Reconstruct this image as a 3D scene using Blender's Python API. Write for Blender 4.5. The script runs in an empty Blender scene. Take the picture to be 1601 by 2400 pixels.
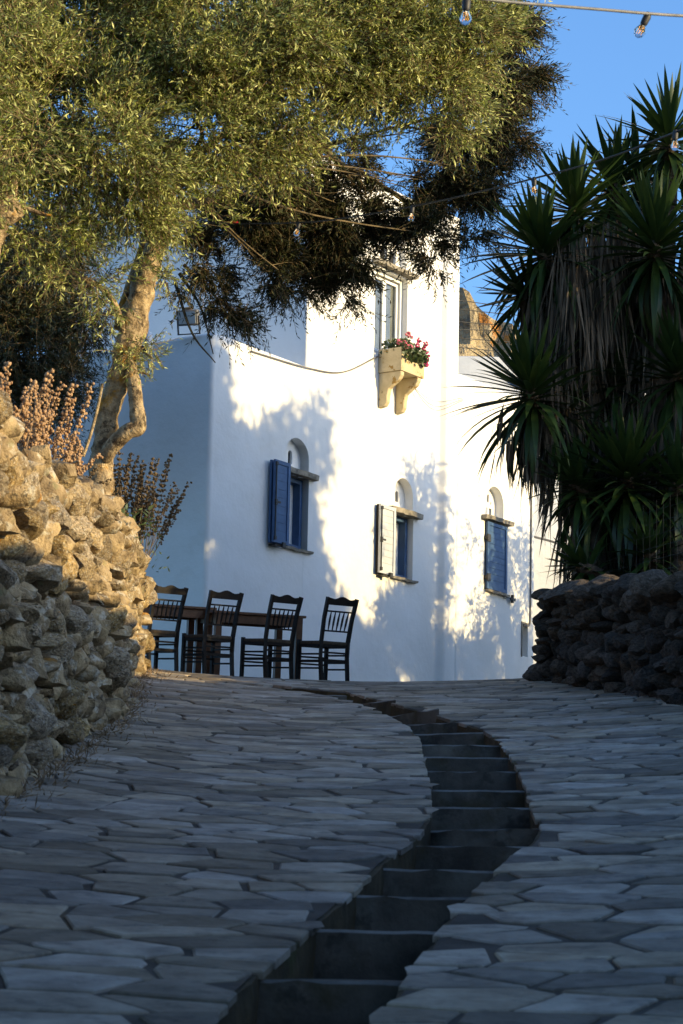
import bpy, bmesh, math, random
import numpy as np
from mathutils import Vector, Matrix, noise
C = bpy.context.scene.collection
S = bpy.context.scene
R = math.radians

# ---------------------------------------------------------------- camera
FPX, PITCH, ROLL = 6000.0, math.atan(1130/6000), R(1.2)
_F = Vector((0, math.cos(PITCH), math.sin(PITCH)))
_R0 = Vector((1, 0, 0)); _U0 = Vector((0, -math.sin(PITCH), math.cos(PITCH)))
_R = _R0*math.cos(ROLL)+_U0*math.sin(ROLL)
_U = _U0*math.cos(ROLL)-_R0*math.sin(ROLL)
cam_d = bpy.data.cameras.new('camera'); cam = bpy.data.objects.new('camera', cam_d); C.objects.link(cam)
cam_d.sensor_fit = 'VERTICAL'; cam_d.sensor_height = 36; cam_d.sensor_width = 24; cam_d.lens = 90
cam_d.clip_start = .1; cam_d.clip_end = 2000
cam.matrix_world = Matrix(((_R.x, _U.x, -_F.x, 0), (_R.y, _U.y, -_F.y, 0), (_R.z, _U.z, -_F.z, 0), (0, 0, 0, 1)))
cam_d.dof.use_dof = True; cam_d.dof.focus_distance = 36; cam_d.dof.aperture_fstop = 9
S.camera = cam

# ---------------------------------------------------------------- world, sun, exposure
SUN_EL = R(12.5)
SUN_XY = Vector((.93, -.365)).normalized()
SUN = Vector((SUN_XY.x*math.cos(SUN_EL), SUN_XY.y*math.cos(SUN_EL), math.sin(SUN_EL)))
w = bpy.data.worlds.new('World'); S.world = w; w.use_nodes = True
nt = w.node_tree; bg = nt.nodes['Background']
sky = nt.nodes.new('ShaderNodeTexSky'); sky.sky_type = 'NISHITA'; sky.sun_disc = False
sky.sun_elevation = SUN_EL; sky.sun_rotation = math.atan2(SUN_XY.x, SUN_XY.y)
sky.altitude = 200; sky.air_density = 1.0; sky.dust_density = 1.7; sky.ozone_density = 5.0
nt.links.new(sky.outputs[0], bg.inputs[0]); bg.inputs[1].default_value = .15
sl = bpy.data.lights.new('sun', 'SUN'); sl.energy = 3.0; sl.angle = R(.5); sl.color = (1, .76, .36)
so = bpy.data.objects.new('sun', sl); C.objects.link(so); so.rotation_euler = SUN.to_track_quat('Z', 'Y').to_euler()
so.location = (30, -10, 30)
S.view_settings.view_transform = 'Standard'; S.view_settings.look = 'None'
S.view_settings.exposure = 1.3; S.view_settings.gamma = 1; S.view_settings.use_curve_mapping = False
S.render.engine = 'CYCLES'; S.cycles.use_denoising = True
S.cycles.max_bounces = 8; S.cycles.diffuse_bounces = 4; S.cycles.transparent_max_bounces = 8

# ---------------------------------------------------------------- geometry helpers
def ray(u, v): return _F+_R*((u-800.5)/FPX)+_U*((1200-v)/FPX)
def at(u, v, y):
    d = ray(u, v); return d*(y/d.y)
GM, GY1, GY2, GM2 = .1746, 27.4, 28.8, .095
def zg(y):
    if y < GY1: return -1.5+GM*y
    z1 = -1.5+GM*GY1
    if y < GY2:
        t = y-GY1; return z1+GM*t+(GM2-GM)*t*t/(2*(GY2-GY1))
    return z1+(GM+GM2)/2*(GY2-GY1)+GM2*(y-GY2)
def pz(x, y): return zg(y)+.019*min((x-.1)**2, 9)
def gnd(u, v):
    d = ray(u, v); y = 5.0
    while y < 29:
        q = d*(y/d.y)
        if q.z <= pz(q.x, q.y): return q
        y += .02
    return d*(27.6/d.y)
def smooth(me, ang=None):
    me.polygons.foreach_set('use_smooth', [True]*len(me.polygons))
    if ang: me.set_sharp_from_angle(angle=R(ang))
def link(name, me, m=None, parent=None):
    o = bpy.data.objects.new(name, me); C.objects.link(o)
    if m is not None and not me.materials: me.materials.append(m)
    if parent: o.parent = parent
    return o
def obj(name, bm, m, parent=None, sm=None):
    me = bpy.data.meshes.new(name); bm.to_mesh(me); bm.free()
    if sm: smooth(me, sm if sm is not True else None)
    return link(name, me, m, parent)
def empty(name, loc=(0, 0, 0), rz=0):
    o = bpy.data.objects.new(name, None); C.objects.link(o); o.location = loc; o.rotation_euler = (0, 0, rz)
    o.empty_display_size = .1; return o
def tag(o, label=None, cat=None, group=None, kind=None):
    if label: o['label'] = label
    if cat: o['category'] = cat
    if group: o['group'] = group
    if kind: o['kind'] = kind
    return o
def box(bm, x0, x1, y0, y1, z0, z1, M=None, bev=0):
    r = bmesh.ops.create_cube(bm, size=1)
    T = Matrix.Translation(((x0+x1)/2, (y0+y1)/2, (z0+z1)/2)) @ Matrix.Diagonal((x1-x0, y1-y0, z1-z0, 1))
    bmesh.ops.transform(bm, matrix=(M @ T if M else T), verts=r['verts'])
    if bev:
        es = set()
        for v in r['verts']: es.update(v.link_edges)
        bmesh.ops.bevel(bm, geom=list(es), offset=bev, segments=2, affect='EDGES', profile=.5)
    return r['verts']
def bar(bm, a, b, wx, wy, up=Vector((0, 0, 1))):
    """square bar from a to b"""
    a = Vector(a); b = Vector(b); d = (b-a); L = d.length; d.normalize()
    s = d.cross(up)
    if s.length < 1e-4: s = d.cross(Vector((0, 1, 0)))
    s.normalize(); t = s.cross(d)
    M = Matrix(((s.x, t.x, d.x, (a.x+b.x)/2), (s.y, t.y, d.y, (a.y+b.y)/2), (s.z, t.z, d.z, (a.z+b.z)/2), (0, 0, 0, 1)))
    box(bm, -wx/2, wx/2, -wy/2, wy/2, -L/2, L/2, M)
def catmull(P, n):
    P = [Vector(p) for p in P]; out = []
    Q = [P[0]*2-P[1]]+P+[P[-1]*2-P[-2]]
    for i in range(1, len(Q)-2):
        for k in range(n):
            t = k/n
            out.append(.5*((2*Q[i])+(Q[i+1]-Q[i-1])*t+(2*Q[i-1]-5*Q[i]+4*Q[i+1]-Q[i+2])*t*t+(3*Q[i]-Q[i-1]-3*Q[i+1]+Q[i+2])*t**3))
    out.append(P[-1]); return out
def tube(bm, P, rad, seg=8, n=6, rough=0, freq=3, cap=True):
    """swept tube along a smoothed path; rad: list per control point"""
    k = len(P); pts = catmull(P, n) if k > 2 and n > 1 else [Vector(p) for p in P]
    m = len(pts)
    rr = [float(np.interp(i/(m-1)*(k-1), range(k), rad)) for i in range(m)]
    rings = []; prev = None
    for i, p in enumerate(pts):
        d = (pts[min(i+1, m-1)]-pts[max(i-1, 0)]).normalized()
        if prev is None:
            s = d.cross(Vector((0, 0, 1)))
            if s.length < .1: s = d.cross(Vector((0, 1, 0)))
        else: s = prev-d*prev.dot(d)
        s.normalize(); prev = s; t = d.cross(s)
        ring = []
        for j in range(seg):
            a = 2*math.pi*j/seg; o = s*math.cos(a)+t*math.sin(a)
            q = p+o*rr[i]
            if rough: q += o*(rr[i]*rough*(noise.noise(q*freq)+.6*noise.noise(q*freq*2.7)))
            ring.append(bm.verts.new(q))
        rings.append(ring)
    for a, b in zip(rings, rings[1:]):
        for j in range(seg): bm.faces.new((a[j], a[(j+1) % seg], b[(j+1) % seg], b[j]))
    if cap: bm.faces.new(rings[0][::-1]); bm.faces.new(rings[-1])
def np_mesh(name, verts, faces, mats=None):
    """fast mesh from arrays; faces: (n,k)"""
    me = bpy.data.meshes.new(name); k = faces.shape[1]
    me.vertices.add(len(verts)); me.vertices.foreach_set('co', np.asarray(verts, np.float32).ravel())
    me.loops.add(faces.size); me.loops.foreach_set('vertex_index', faces.astype(np.int32).ravel())
    me.polygons.add(len(faces)); me.polygons.foreach_set('loop_start', np.arange(0, faces.size, k, dtype=np.int32))
    me.polygons.foreach_set('loop_total', np.full(len(faces), k, np.int32))
    me.update(calc_edges=True); return me

# ---------------------------------------------------------------- materials
def mat(name, c1, c2=None, scale=4, rough=.8, detail=6, bump=0, bscale=None, rnd=0, spec=.3, extra=None, lo=.35, hi=.65, metal=0):
    m = bpy.data.materials.new(name); m.use_nodes = True; n = m.node_tree.nodes; l = m.node_tree.links
    b = n['Principled BSDF']; b.inputs['Roughness'].default_value = rough; b.inputs['Specular IOR Level'].default_value = spec
    b.inputs['Metallic'].default_value = metal
    tc = n.new('ShaderNodeTexCoord'); geo = n.new('ShaderNodeObjectInfo')
    add = n.new('ShaderNodeVectorMath'); add.operation = 'ADD'
    sc = n.new('ShaderNodeVectorMath'); sc.operation = 'SCALE'; sc.inputs[0].default_value = (37, 91, 53)
    l.new(geo.outputs['Random'], sc.inputs['Scale']); l.new(tc.outputs['Object'], add.inputs[0]); l.new(sc.outputs[0], add.inputs[1])
    col = None
    no = n.new('ShaderNodeTexNoise'); no.inputs['Scale'].default_value = scale; no.inputs['Detail'].default_value = detail
    no.inputs['Roughness'].default_value = .62; l.new(add.outputs[0], no.inputs['Vector'])
    rp = n.new('ShaderNodeValToRGB'); rp.color_ramp.elements[0].position = lo; rp.color_ramp.elements[1].position = hi
    rp.color_ramp.elements[0].color = (*c1, 1); rp.color_ramp.elements[1].color = (*(c2 or c1), 1)
    l.new(no.outputs['Fac'], rp.inputs['Fac']); col = rp.outputs['Color']
    def mixin(fac, colr, col):
        mx = n.new('ShaderNodeMix'); mx.data_type = 'RGBA'; l.new(fac, mx.inputs['Factor']); l.new(col, mx.inputs[6])
        mx.inputs[7].default_value = (*colr, 1); return mx.outputs[2]
    for e in (extra or []):       # (colour, scale, threshold, softness, strength)
        n2 = n.new('ShaderNodeTexNoise'); n2.inputs['Scale'].default_value = e[1]; n2.inputs['Detail'].default_value = 5
        n2.inputs['Roughness'].default_value = .65
        off = n.new('ShaderNodeVectorMath'); off.operation = 'ADD'; off.inputs[1].default_value = (e[1]*3.1, e[2]*71, e[0][0]*97)
        l.new(add.outputs[0], off.inputs[0]); l.new(off.outputs[0], n2.inputs['Vector'])
        mr = n.new('ShaderNodeMapRange'); mr.inputs['From Min'].default_value = e[2]; mr.inputs['From Max'].default_value = e[2]+e[3]
        mr.inputs['To Max'].default_value = e[4]; l.new(n2.outputs['Fac'], mr.inputs['Value'])
        col = mixin(mr.outputs[0], e[0], col)
    if rnd:
        hs = n.new('ShaderNodeHueSaturation'); mr = n.new('ShaderNodeMapRange')
        mr.inputs['To Min'].default_value = 1-rnd; mr.inputs['To Max'].default_value = 1+rnd
        l.new(geo.outputs['Random'], mr.inputs['Value']); l.new(mr.outputs[0], hs.inputs['Value'])
        m2 = n.new('ShaderNodeMath'); m2.operation = 'MULTIPLY_ADD'; m2.inputs[1].default_value = 7.31; m2.inputs[2].default_value = 0
        fr = n.new('ShaderNodeMath'); fr.operation = 'FRACT'; l.new(geo.outputs['Random'], m2.inputs[0]); l.new(m2.outputs[0], fr.inputs[0])
        mr2 = n.new('ShaderNodeMapRange'); mr2.inputs['To Min'].default_value = .75; mr2.inputs['To Max'].default_value = 1.2
        l.new(fr.outputs[0], mr2.inputs['Value']); l.new(mr2.outputs[0], hs.inputs['Saturation'])
        l.new(col, hs.inputs['Color']); col = hs.outputs['Color']
    l.new(col, b.inputs['Base Color'])
    if bump:
        nb = n.new('ShaderNodeTexNoise'); nb.inputs['Scale'].default_value = bscale or scale*4; nb.inputs['Detail'].default_value = 5
        nb.inputs['Roughness'].default_value = .65
        l.new(add.outputs[0], nb.inputs['Vector']); bp = n.new('ShaderNodeBump'); bp.inputs['Strength'].default_value = 1
        bp.inputs['Distance'].default_value = bump; l.new(nb.outputs['Fac'], bp.inputs['Height']); l.new(bp.outputs[0], b.inputs['Normal'])
    return m
def leaf_mat(name, c1, c2, back, trans=.25, rough=.45, scale=1.3, spec=.4):
    m = bpy.data.materials.new(name); m.use_nodes = True; n = m.node_tree.nodes; l = m.node_tree.links
    b = n['Principled BSDF']; b.inputs['Roughness'].default_value = rough; b.inputs['Specular IOR Level'].default_value = spec
    g = n.new('ShaderNodeNewGeometry'); no = n.new('ShaderNodeTexNoise'); no.inputs['Scale'].default_value = scale; no.inputs['Detail'].default_value = 3
    tc = n.new('ShaderNodeTexCoord'); l.new(tc.outputs['Object'], no.inputs['Vector'])
    ad = n.new('ShaderNodeMath'); ad.operation = 'MULTIPLY_ADD'; ad.inputs[1].default_value = .5; l.new(g.outputs['Random Per Island'], ad.inputs[0]); 
    hf = n.new('ShaderNodeMath'); hf.operation = 'MULTIPLY'; hf.inputs[1].default_value = .55; l.new(no.outputs['Fac'], hf.inputs[0]); l.new(hf.outputs[0], ad.inputs[2])
    rp = n.new('ShaderNodeValToRGB'); rp.color_ramp.elements[0].position = .2; rp.color_ramp.elements[1].position = .8
    rp.color_ramp.elements[0].color = (*c1, 1); rp.color_ramp.elements[1].color = (*c2, 1); l.new(ad.outputs[0], rp.inputs[0])
    mx = n.new('ShaderNodeMix'); mx.data_type = 'RGBA'; l.new(g.outputs['Backfacing'], mx.inputs['Factor']); l.new(rp.outputs[0], mx.inputs[6]); mx.inputs[7].default_value = (*back, 1)
    l.new(mx.outputs[2], b.inputs['Base Color'])
    tr = n.new('ShaderNodeBsdfTranslucent'); l.new(mx.outputs[2], tr.inputs[0])
    ms = n.new('ShaderNodeMixShader'); ms.inputs[0].default_value = trans
    l.new(b.outputs[0], ms.inputs[1]); l.new(tr.outputs[0], ms.inputs[2]); l.new(ms.outputs[0], n['Material Output'].inputs[0])
    return m
M = {}
M['plaster'] = mat('white_plaster', (.74, .725, .68), (.82, .81, .775), .7, .9, 8, .016, 2.6, spec=.15, extra=[((.62, .58, .50), .9, .60, .18, .22), ((.5, .47, .42), 5, .66, .08, .16), ((.58, .56, .50), 1.7, .57, .14, .26)])
M['greywash'] = mat('grey_wash_plaster', (.62, .62, .60), (.74, .73, .70), 1.2, .9, 8, .01, 3, spec=.15, extra=[((.40, .37, .32), 2.2, .58, .12, .5)])
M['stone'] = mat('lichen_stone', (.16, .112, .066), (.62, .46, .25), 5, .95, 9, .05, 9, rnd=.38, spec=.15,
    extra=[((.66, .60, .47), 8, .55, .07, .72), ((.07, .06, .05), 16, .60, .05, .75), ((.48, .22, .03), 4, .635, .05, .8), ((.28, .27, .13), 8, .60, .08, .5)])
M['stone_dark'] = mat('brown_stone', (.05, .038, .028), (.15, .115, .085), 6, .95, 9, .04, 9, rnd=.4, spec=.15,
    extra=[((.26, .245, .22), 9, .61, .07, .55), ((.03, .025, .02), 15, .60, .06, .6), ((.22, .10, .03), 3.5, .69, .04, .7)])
M['earth'] = mat('dry_earth', (.06, .045, .032), (.16, .12, .08), 5, 1, 8, .03, 12, spec=.1)
M['ground'] = mat('dry_ground', (.12, .10, .06), (.22, .18, .11), 1.1, 1, 8, .05, 4, spec=.1, extra=[((.07, .09, .035), 2, .55, .1, .7)])
M['slab'] = mat('slate_slab', (.195, .160, .118), (.345, .292, .22), 4.5, .8, 9, .011, 12, rnd=.46, spec=.16,
    extra=[((.31, .26, .20), 1.6, .60, .1, .45), ((.10, .088, .072), 7, .53, .14, .6), ((.36, .32, .26), 22, .62, .06, .35), ((.20, .15, .10), 2.5, .67, .07, .45)])
M['mortar'] = mat('path_mortar', (.052, .044, .034), (.108, .09, .07), 2.5, .95, 8, .006, 25, spec=.2, extra=[((.13, .095, .055), 1.3, .60, .08, .8), ((.06, .065, .03), .9, .62, .1, .6)])
M['drain'] = mat('damp_concrete', (.05, .043, .033), (.15, .128, .098), 2.4, .8, 8, .006, 20, spec=.25, extra=[((.22, .205, .16), 1.3, .54, .14, .6), ((.06, .046, .02), 2.5, .52, .12, .75), ((.03, .027, .022), 5, .56, .08, .6)])
M['drain_side'] = mat('mossy_drain_side', (.035, .026, .013), (.095, .07, .035), 3.5, .9, 8, .01, 14, spec=.2, extra=[((.06, .065, .02), 2, .56, .08, .6)])
M['drain_edge'] = mat('pale_drain_edge', (.06, .055, .045), (.22, .20, .17), 3, .7, 6, .003, 20)  # paler mix for the step nosings
M['bark'] = mat('olive_bark', (.15, .105, .06), (.46, .35, .21), 9, .95, 9, .09, 8, spec=.1, extra=[((.06, .042, .028), 7, .55, .06, .85), ((.44, .215, .025), 2.6, .575, .08, .85), ((.33, .32, .22), 8, .62, .05, .7)])
M['limb'] = mat('grey_limb_bark', (.07, .055, .035), (.19, .145, .085), 8, .95, 6, .02, 12, spec=.1, extra=[((.30, .20, .03), 3, .62, .06, .5)])
M['twig'] = mat('olive_twig', (.11, .075, .038), (.25, .175, .095), 8, .9, 3)
M['olive'] = leaf_mat('olive_leaf', (.012, .024, .003), (.215, .255, .040), (.44, .46, .16), .20, .42, .75, .25)  # wide noise range puts lit and dark masses into the leaf colour
M['olive_shade'] = leaf_mat('shaded_olive_leaf', (.014, .019, .006), (.040, .046, .014), (.045, .048, .022), .08, .6, 1.3, .2)  # darker olive leaf, crown shade put into the colour
M['far_leaf'] = leaf_mat('dark_evergreen_leaf', (.020, .032, .014), (.06, .075, .026), (.05, .06, .03), .12, .5)
M['yucca'] = leaf_mat('yucca_leaf', (.011, .027, .008), (.056, .098, .021), (.024, .05, .012), .20, .40, 3)
M['yucca_dead'] = leaf_mat('dead_yucca_leaf', (.03, .022, .015), (.18, .145, .105), (.09, .07, .05), .1, .9, 2, .1)
M['yucca_trunk'] = mat('yucca_trunk', (.04, .03, .022), (.11, .085, .06), 8, 1, 6, .03, 14, spec=.1)
M['chair'] = mat('dark_stained_wood', (.009, .007, .006), (.022, .016, .012), 9, .55, 4, spec=.2)
M['rush'] = mat('rush_seat', (.05, .035, .022), (.10, .07, .045), 22, .9, 4, .004, 60)
M['table'] = mat('red_brown_wood', (.085, .032, .012), (.17, .07, .026), 7, .5, 5, spec=.4)
M['blue'] = mat('blue_paint', (.035, .080, .17), (.050, .11, .225), 5, .5, 4, .001, 30, spec=.3)
M['pale'] = mat('pale_grey_paint', (.42, .44, .46), (.50, .52, .54), 5, .45, 4, spec=.5)
M['white_frame'] = mat('white_frame_paint', (.74, .73, .70), (.80, .79, .77), 6, .4, 3, spec=.5)
M['iron'] = mat('black_iron', (.012, .012, .012), (.03, .026, .022), 20, .55, 3, spec=.4)
M['slate'] = mat('slate_lintel', (.16, .145, .115), (.34, .30, .235), 6, .9, 8, .012, 18, extra=[((.07, .06, .05), 10, .58, .08, .7)])
M['curtain'] = mat('net_curtain', (.34, .33, .27), (.42, .40, .33), 3, .9, 3)
M['dark'] = mat('painted_room_shade', (.015, .015, .017), (.02, .02, .022), 3, .9, 2)  # near-black colour standing in for shade in rooms and holes
M['boxc'] = mat('ochre_concrete', (.46, .37, .22), (.58, .48, .30), 5, .9, 8, .008, 20, extra=[((.30, .17, .03), 6, .60, .03, .9), ((.16, .12, .05), 9, .66, .03, .8)])
M['cable'] = mat('black_cable', (.02, .02, .02), (.035, .033, .03), 12, .5, 2)
M['greycable'] = mat('grey_cable', (.12, .12, .12), (.2, .19, .18), 12, .5, 2)
M['rock'] = mat('granite_outcrop', (.24, .19, .12), (.46, .37, .23), 1.6, .95, 10, .5, 1.6, spec=.1, extra=[((.09, .085, .075), 1.1, .52, .09, .8), ((.42, .17, .03), .8, .62, .05, .85), ((.05, .045, .04), 3.5, .62, .05, .8)])
M['lens'] = mat('frosted_lens', (.42, .46, .46), (.5, .53, .52), 4, .25, 2, spec=.5)
M['dry_stem'] = mat('dry_stem', (.20, .13, .075), (.33, .23, .13), 9, .95, 3, rnd=.1)
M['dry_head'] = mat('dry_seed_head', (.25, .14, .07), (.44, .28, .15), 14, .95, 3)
M['dry_head2'] = mat('shaded_seed_head', (.075, .05, .026), (.17, .115, .06), 14, .95, 3)  # darker copy of the dry seed head for plants in shade
M['green'] = leaf_mat('geranium_leaf', (.03, .055, .018), (.09, .12, .035), (.07, .10, .04), .2, .5, 8)
M['pink'] = mat('pink_petal', (.62, .12, .20), (.80, .26, .30), 12, .7, 2)
M['magenta'] = mat('magenta_petal', (.50, .03, .13), (.68, .10, .22), 12, .7, 2)
M['red'] = mat('red_tape', (.45, .02, .03), (.5, .03, .04), 5, .6, 2)
M['filament'] = mat('sunlit_filament', (.75, .33, .06), (.85, .42, .1), 5, .35, 2)  # orange of sun on the unlit filament, put into the colour
gl = bpy.data.materials.new('clear_glass'); gl.use_nodes = True
_b = gl.node_tree.nodes['Principled BSDF']; _b.inputs['Transmission Weight'].default_value = 1; _b.inputs['Roughness'].default_value = .02; _b.inputs['IOR'].default_value = 1.2
_b.inputs['Base Color'].default_value = (1, .97, .92, 1); M['glass'] = gl
gp = bpy.data.materials.new('window_glass'); gp.use_nodes = True
_n = gp.node_tree.nodes; _l = gp.node_tree.links; _g = _n.new('ShaderNodeBsdfGlossy'); _g.inputs['Roughness'].default_value = .03
_t = _n.new('ShaderNodeBsdfTransparent'); _t.inputs[0].default_value = (.8, .82, .82, 1); _f = None
_m = _n.new('ShaderNodeMixShader'); _m.inputs[0].default_value = .13; _l.new(_t.outputs[0], _m.inputs[1]); _l.new(_g.outputs[0], _m.inputs[2]); _l.new(_m.outputs[0], _n['Material Output'].inputs[0])
M['pane'] = gp

# ================================================================ SETTING
random.seed(5); rng = np.random.default_rng(5)
def sheet(name, x0, x1, y0, y1, nx, ny, zf, m, rough=0):
    X, Y = np.meshgrid(np.linspace(x0, x1, nx), np.linspace(y0, y1, ny))
    Z = np.array([zf(a, b)+(rough*noise.noise(Vector((a*.9, b*.9, 3)))) for a, b in zip(X.ravel(), Y.ravel())])
    V = np.stack([X.ravel(), Y.ravel(), Z], 1)
    i = np.arange(nx*ny).reshape(ny, nx)
    Fc = np.stack([i[:-1, :-1].ravel(), i[:-1, 1:].ravel(), i[1:, 1:].ravel(), i[1:, :-1].ravel()], 1)
    me = np_mesh(name, V, Fc); smooth(me); return tag(link(name, me, m), kind='structure')
def zground(x, y):
    if y < -4: b = -1.5+GM*-4+.04*(y+4)
    elif y < 60: b = zg(y)
    else: b = zg(60)+.02*(y-60)
    return b-.75
def lin(a, b, n): return np.linspace(a, b, n)
gx = np.unique(np.concatenate([lin(-900, -60, 8), lin(-60, 60, 50), lin(60, 900, 8)])); gy = np.unique(np.concatenate([lin(-900, -40, 8), lin(-40, 80, 70), lin(80, 900, 8)]))
X, Y = np.meshgrid(gx, gy); Z = np.array([zground(a, b) for a, b in zip(X.ravel(), Y.ravel())])
i_ = np.arange(X.size).reshape(X.shape)
me = np_mesh('ground', np.stack([X.ravel(), Y.ravel(), Z], 1), np.stack([i_[:-1, :-1].ravel(), i_[:-1, 1:].ravel(), i_[1:, 1:].ravel(), i_[1:, :-1].ravel()], 1))
smooth(me); tag(link('ground', me, M['ground']), kind='structure')

# ---- stepped drain channel edges (world, from the ground plane)
EL = [(480, 2400), (613, 2273), (745, 2160), (837, 2081), (898, 2020), (975, 1964), (1006, 1920), (1009, 1877), (1006, 1838), (996, 1795), (988, 1762), (985, 1735), (960, 1705), (919, 1683), (858, 1656), (776, 1633), (694, 1618)]
ER = [(883, 2387), (965, 2273), (1041, 2160), (1123, 2081), (1184, 2020), (1250, 1968), (1266, 1935), (1240, 1877), (1230, 1838), (1210, 1795), (1190, 1762), (1174, 1734), (1133, 1710), (1072, 1690), (1021, 1675), (919, 1648), (817, 1623)]
L_ = [gnd(*p) for p in EL]; R_ = [gnd(*p) for p in ER]
dL = (L_[0]-L_[2])/2; dR = (R_[0]-R_[2])/2
L_ = [L_[0]+dL*2, L_[0]+dL]+L_; R_ = [R_[0]+dR*2, R_[0]+dR]+R_
L_.append(L_[-1]+Vector((-.65, .75, .1))); R_.append(R_[-1]+Vector((-.65, .75, .1)))
for p in L_+R_: p.z = pz(p.x, p.y)
def edge_x(E, y): return float(np.interp(y, [p.y for p in E], [p.x for p in E]))
drain = empty('drain_channel'); tag(drain, kind='structure')
for i in range(len(L_)-1):
    a, b, c, d = L_[i], R_[i], R_[i+1], L_[i+1]
    za = (a.z+b.z)/2-.038; zb = za
    zr = (L_[i-1].z+R_[i-1].z)/2-.038 if i else za-.2
    bm = bmesh.new(); ov = .05
    e = (b-a).normalized()*.06
    P = [a-e, b+e, c+(c-d).normalized()*.06, d-(c-d).normalized()*.06]
    nseg = 7; top = []; bot = []; back = []
    for k in range(nseg+1):
        t = k/nseg; f = P[0].lerp(P[1], t); g = P[3].lerp(P[2], t)
        jz = .006*noise.noise(Vector((f.x*6, f.y*6, 1))); jy = .02*noise.noise(Vector((f.x*5, f.y*5, 7)))
        top.append(bm.verts.new((f.x, f.y+jy, za+jz))); bot.append(bm.verts.new((f.x, f.y+jy*.4+.012, zr-.12)))
        back.append(bm.verts.new((g.x, g.y+.05, za+.012)))
    for k in range(nseg):
        bm.faces.new((bot[k], bot[k+1], top[k+1], top[k])); bm.faces.new((top[k], top[k+1], back[k+1], back[k]))
    bmesh.ops.bevel(bm, geom=[ed for ed in bm.edges if all(v in top for v in ed.verts)], offset=.012, segments=1, affect='EDGES')
    me_ = bpy.data.meshes.new('step'); bm.to_mesh(me_); bm.free()
    me_.materials.append(M['drain']); me_.materials.append(M['drain_edge'])
    for p in me_.polygons:
        if 0.15 < p.normal.z < .98 or (p.area < .003): p.material_index = 1
    link('step', me_, None, drain)
for E, sgn in ((L_, -1), (R_, 1)):
    bm = bmesh.new(); rows = []
    pts = []
    for a, b in zip(E, E[1:]):
        for k in range(5): pts.append(a.lerp(b, k/5))
    pts.append(E[-1])
    for p in pts:
        j = .018*noise.noise(Vector((p.x*7, p.y*7, sgn)))
        rows.append([bm.verts.new((p.x+j+sgn*dx, p.y, p.z+dz)) for dx, dz in ((.10, -.012), (.0, -.016), (-.004, -.1), (.006, -.2), (.01, -.42))])
    for a, b in zip(rows, rows[1:]):
        for k in range(4): bm.faces.new((a[k], b[k], b[k+1], a[k+1]))
    bmesh.ops.recalc_face_normals(bm, faces=bm.faces)
    obj('channel_side', bm, M['drain_side'], drain, 40)

# ---- path: mortar bed either side of the channel, one slab per stone
path = empty('path'); tag(path, kind='structure')
def bed(E, xo, side):
    ys = np.linspace(5.6, 36, 150); bm = bmesh.new(); rows = []
    for y in ys:
        xe = edge_x(E, min(y, E[-1].y))-(.02 if side < 0 else -.02)
        if y > E[-1].y: xe = edge_x(E, E[-1].y)+(.0 if side < 0 else -.0)+(-1.2)*(min(y, 40)-E[-1].y) if side < 0 else xe
        if side < 0: xe = max(xe, xo+.05)
        rows.append([bm.verts.new((xe+(xo-xe)*t, y, pz(xe+(xo-xe)*t, y)-.009+.004*noise.noise(Vector((t*9, y*3, side))))) for t in np.linspace(0, 1, 12)])
    for a, b in zip(rows, rows[1:]):
        for k in range(11): bm.faces.new((a[k], a[k+1], b[k+1], b[k]))
    bmesh.ops.recalc_face_normals(bm, faces=bm.faces)
    if sum(f.normal.z for f in bm.faces) < 0: bmesh.ops.reverse_faces(bm, faces=bm.faces)
    return obj('mortar_bed', bm, M['mortar'], path, True)
bed(L_, -3.4, -1); bed(R_, 5.2, 1)
# pavement past the channel's upper end
yE = max(L_[-1].y, R_[-1].y)
def clip(poly, p, nrm):
    out = []; k = len(poly)
    for i in range(k):
        a, b = poly[i], poly[(i+1) % k]; da = (a-p).dot(nrm); db = (b-p).dot(nrm)
        if da <= 0: out.append(a)
        if (da < 0 < db) or (db < 0 < da): out.append(a+(b-a)*(da/(da-db)))
    return out
seeds = []
gyv = 5.8; row = 0
while gyv < 33:
    dy = random.uniform(.19, .36); xx = -3.2+random.uniform(0, .6)
    while xx < 4.7:
        dx = random.choice((random.uniform(.20, .40), random.uniform(.36, .78)))
        seeds.append(Vector((xx+dx/2+random.uniform(-.09, .09), gyv+dy/2+random.uniform(-.12, .12)))); xx += dx
    gyv += dy; row += 1
SX = .68
WT = [random.uniform(-.012, .012) for _ in range(20000)]
def phash(i, j):
    a, b = (i, j) if i < j else (j, i)
    return (math.sin(a*12.9898+b*78.233)*43758.5453) % 1*2-1                              # slabs longer across the slope than along it
def visible(x, y, m=.9): return abs(x) < y*.1345+m
def side_of(x, y):
    if y > yE: return 1 if x > L_[-1].x-1.2*(y-L_[-1].y) else -1
    l = edge_x(L_, y); r = edge_x(R_, y)
    return -1 if x < l else (1 if x > r else 0)
slabs = []
sarr = np.array([(s.x*SX, s.y) for s in seeds])
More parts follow.
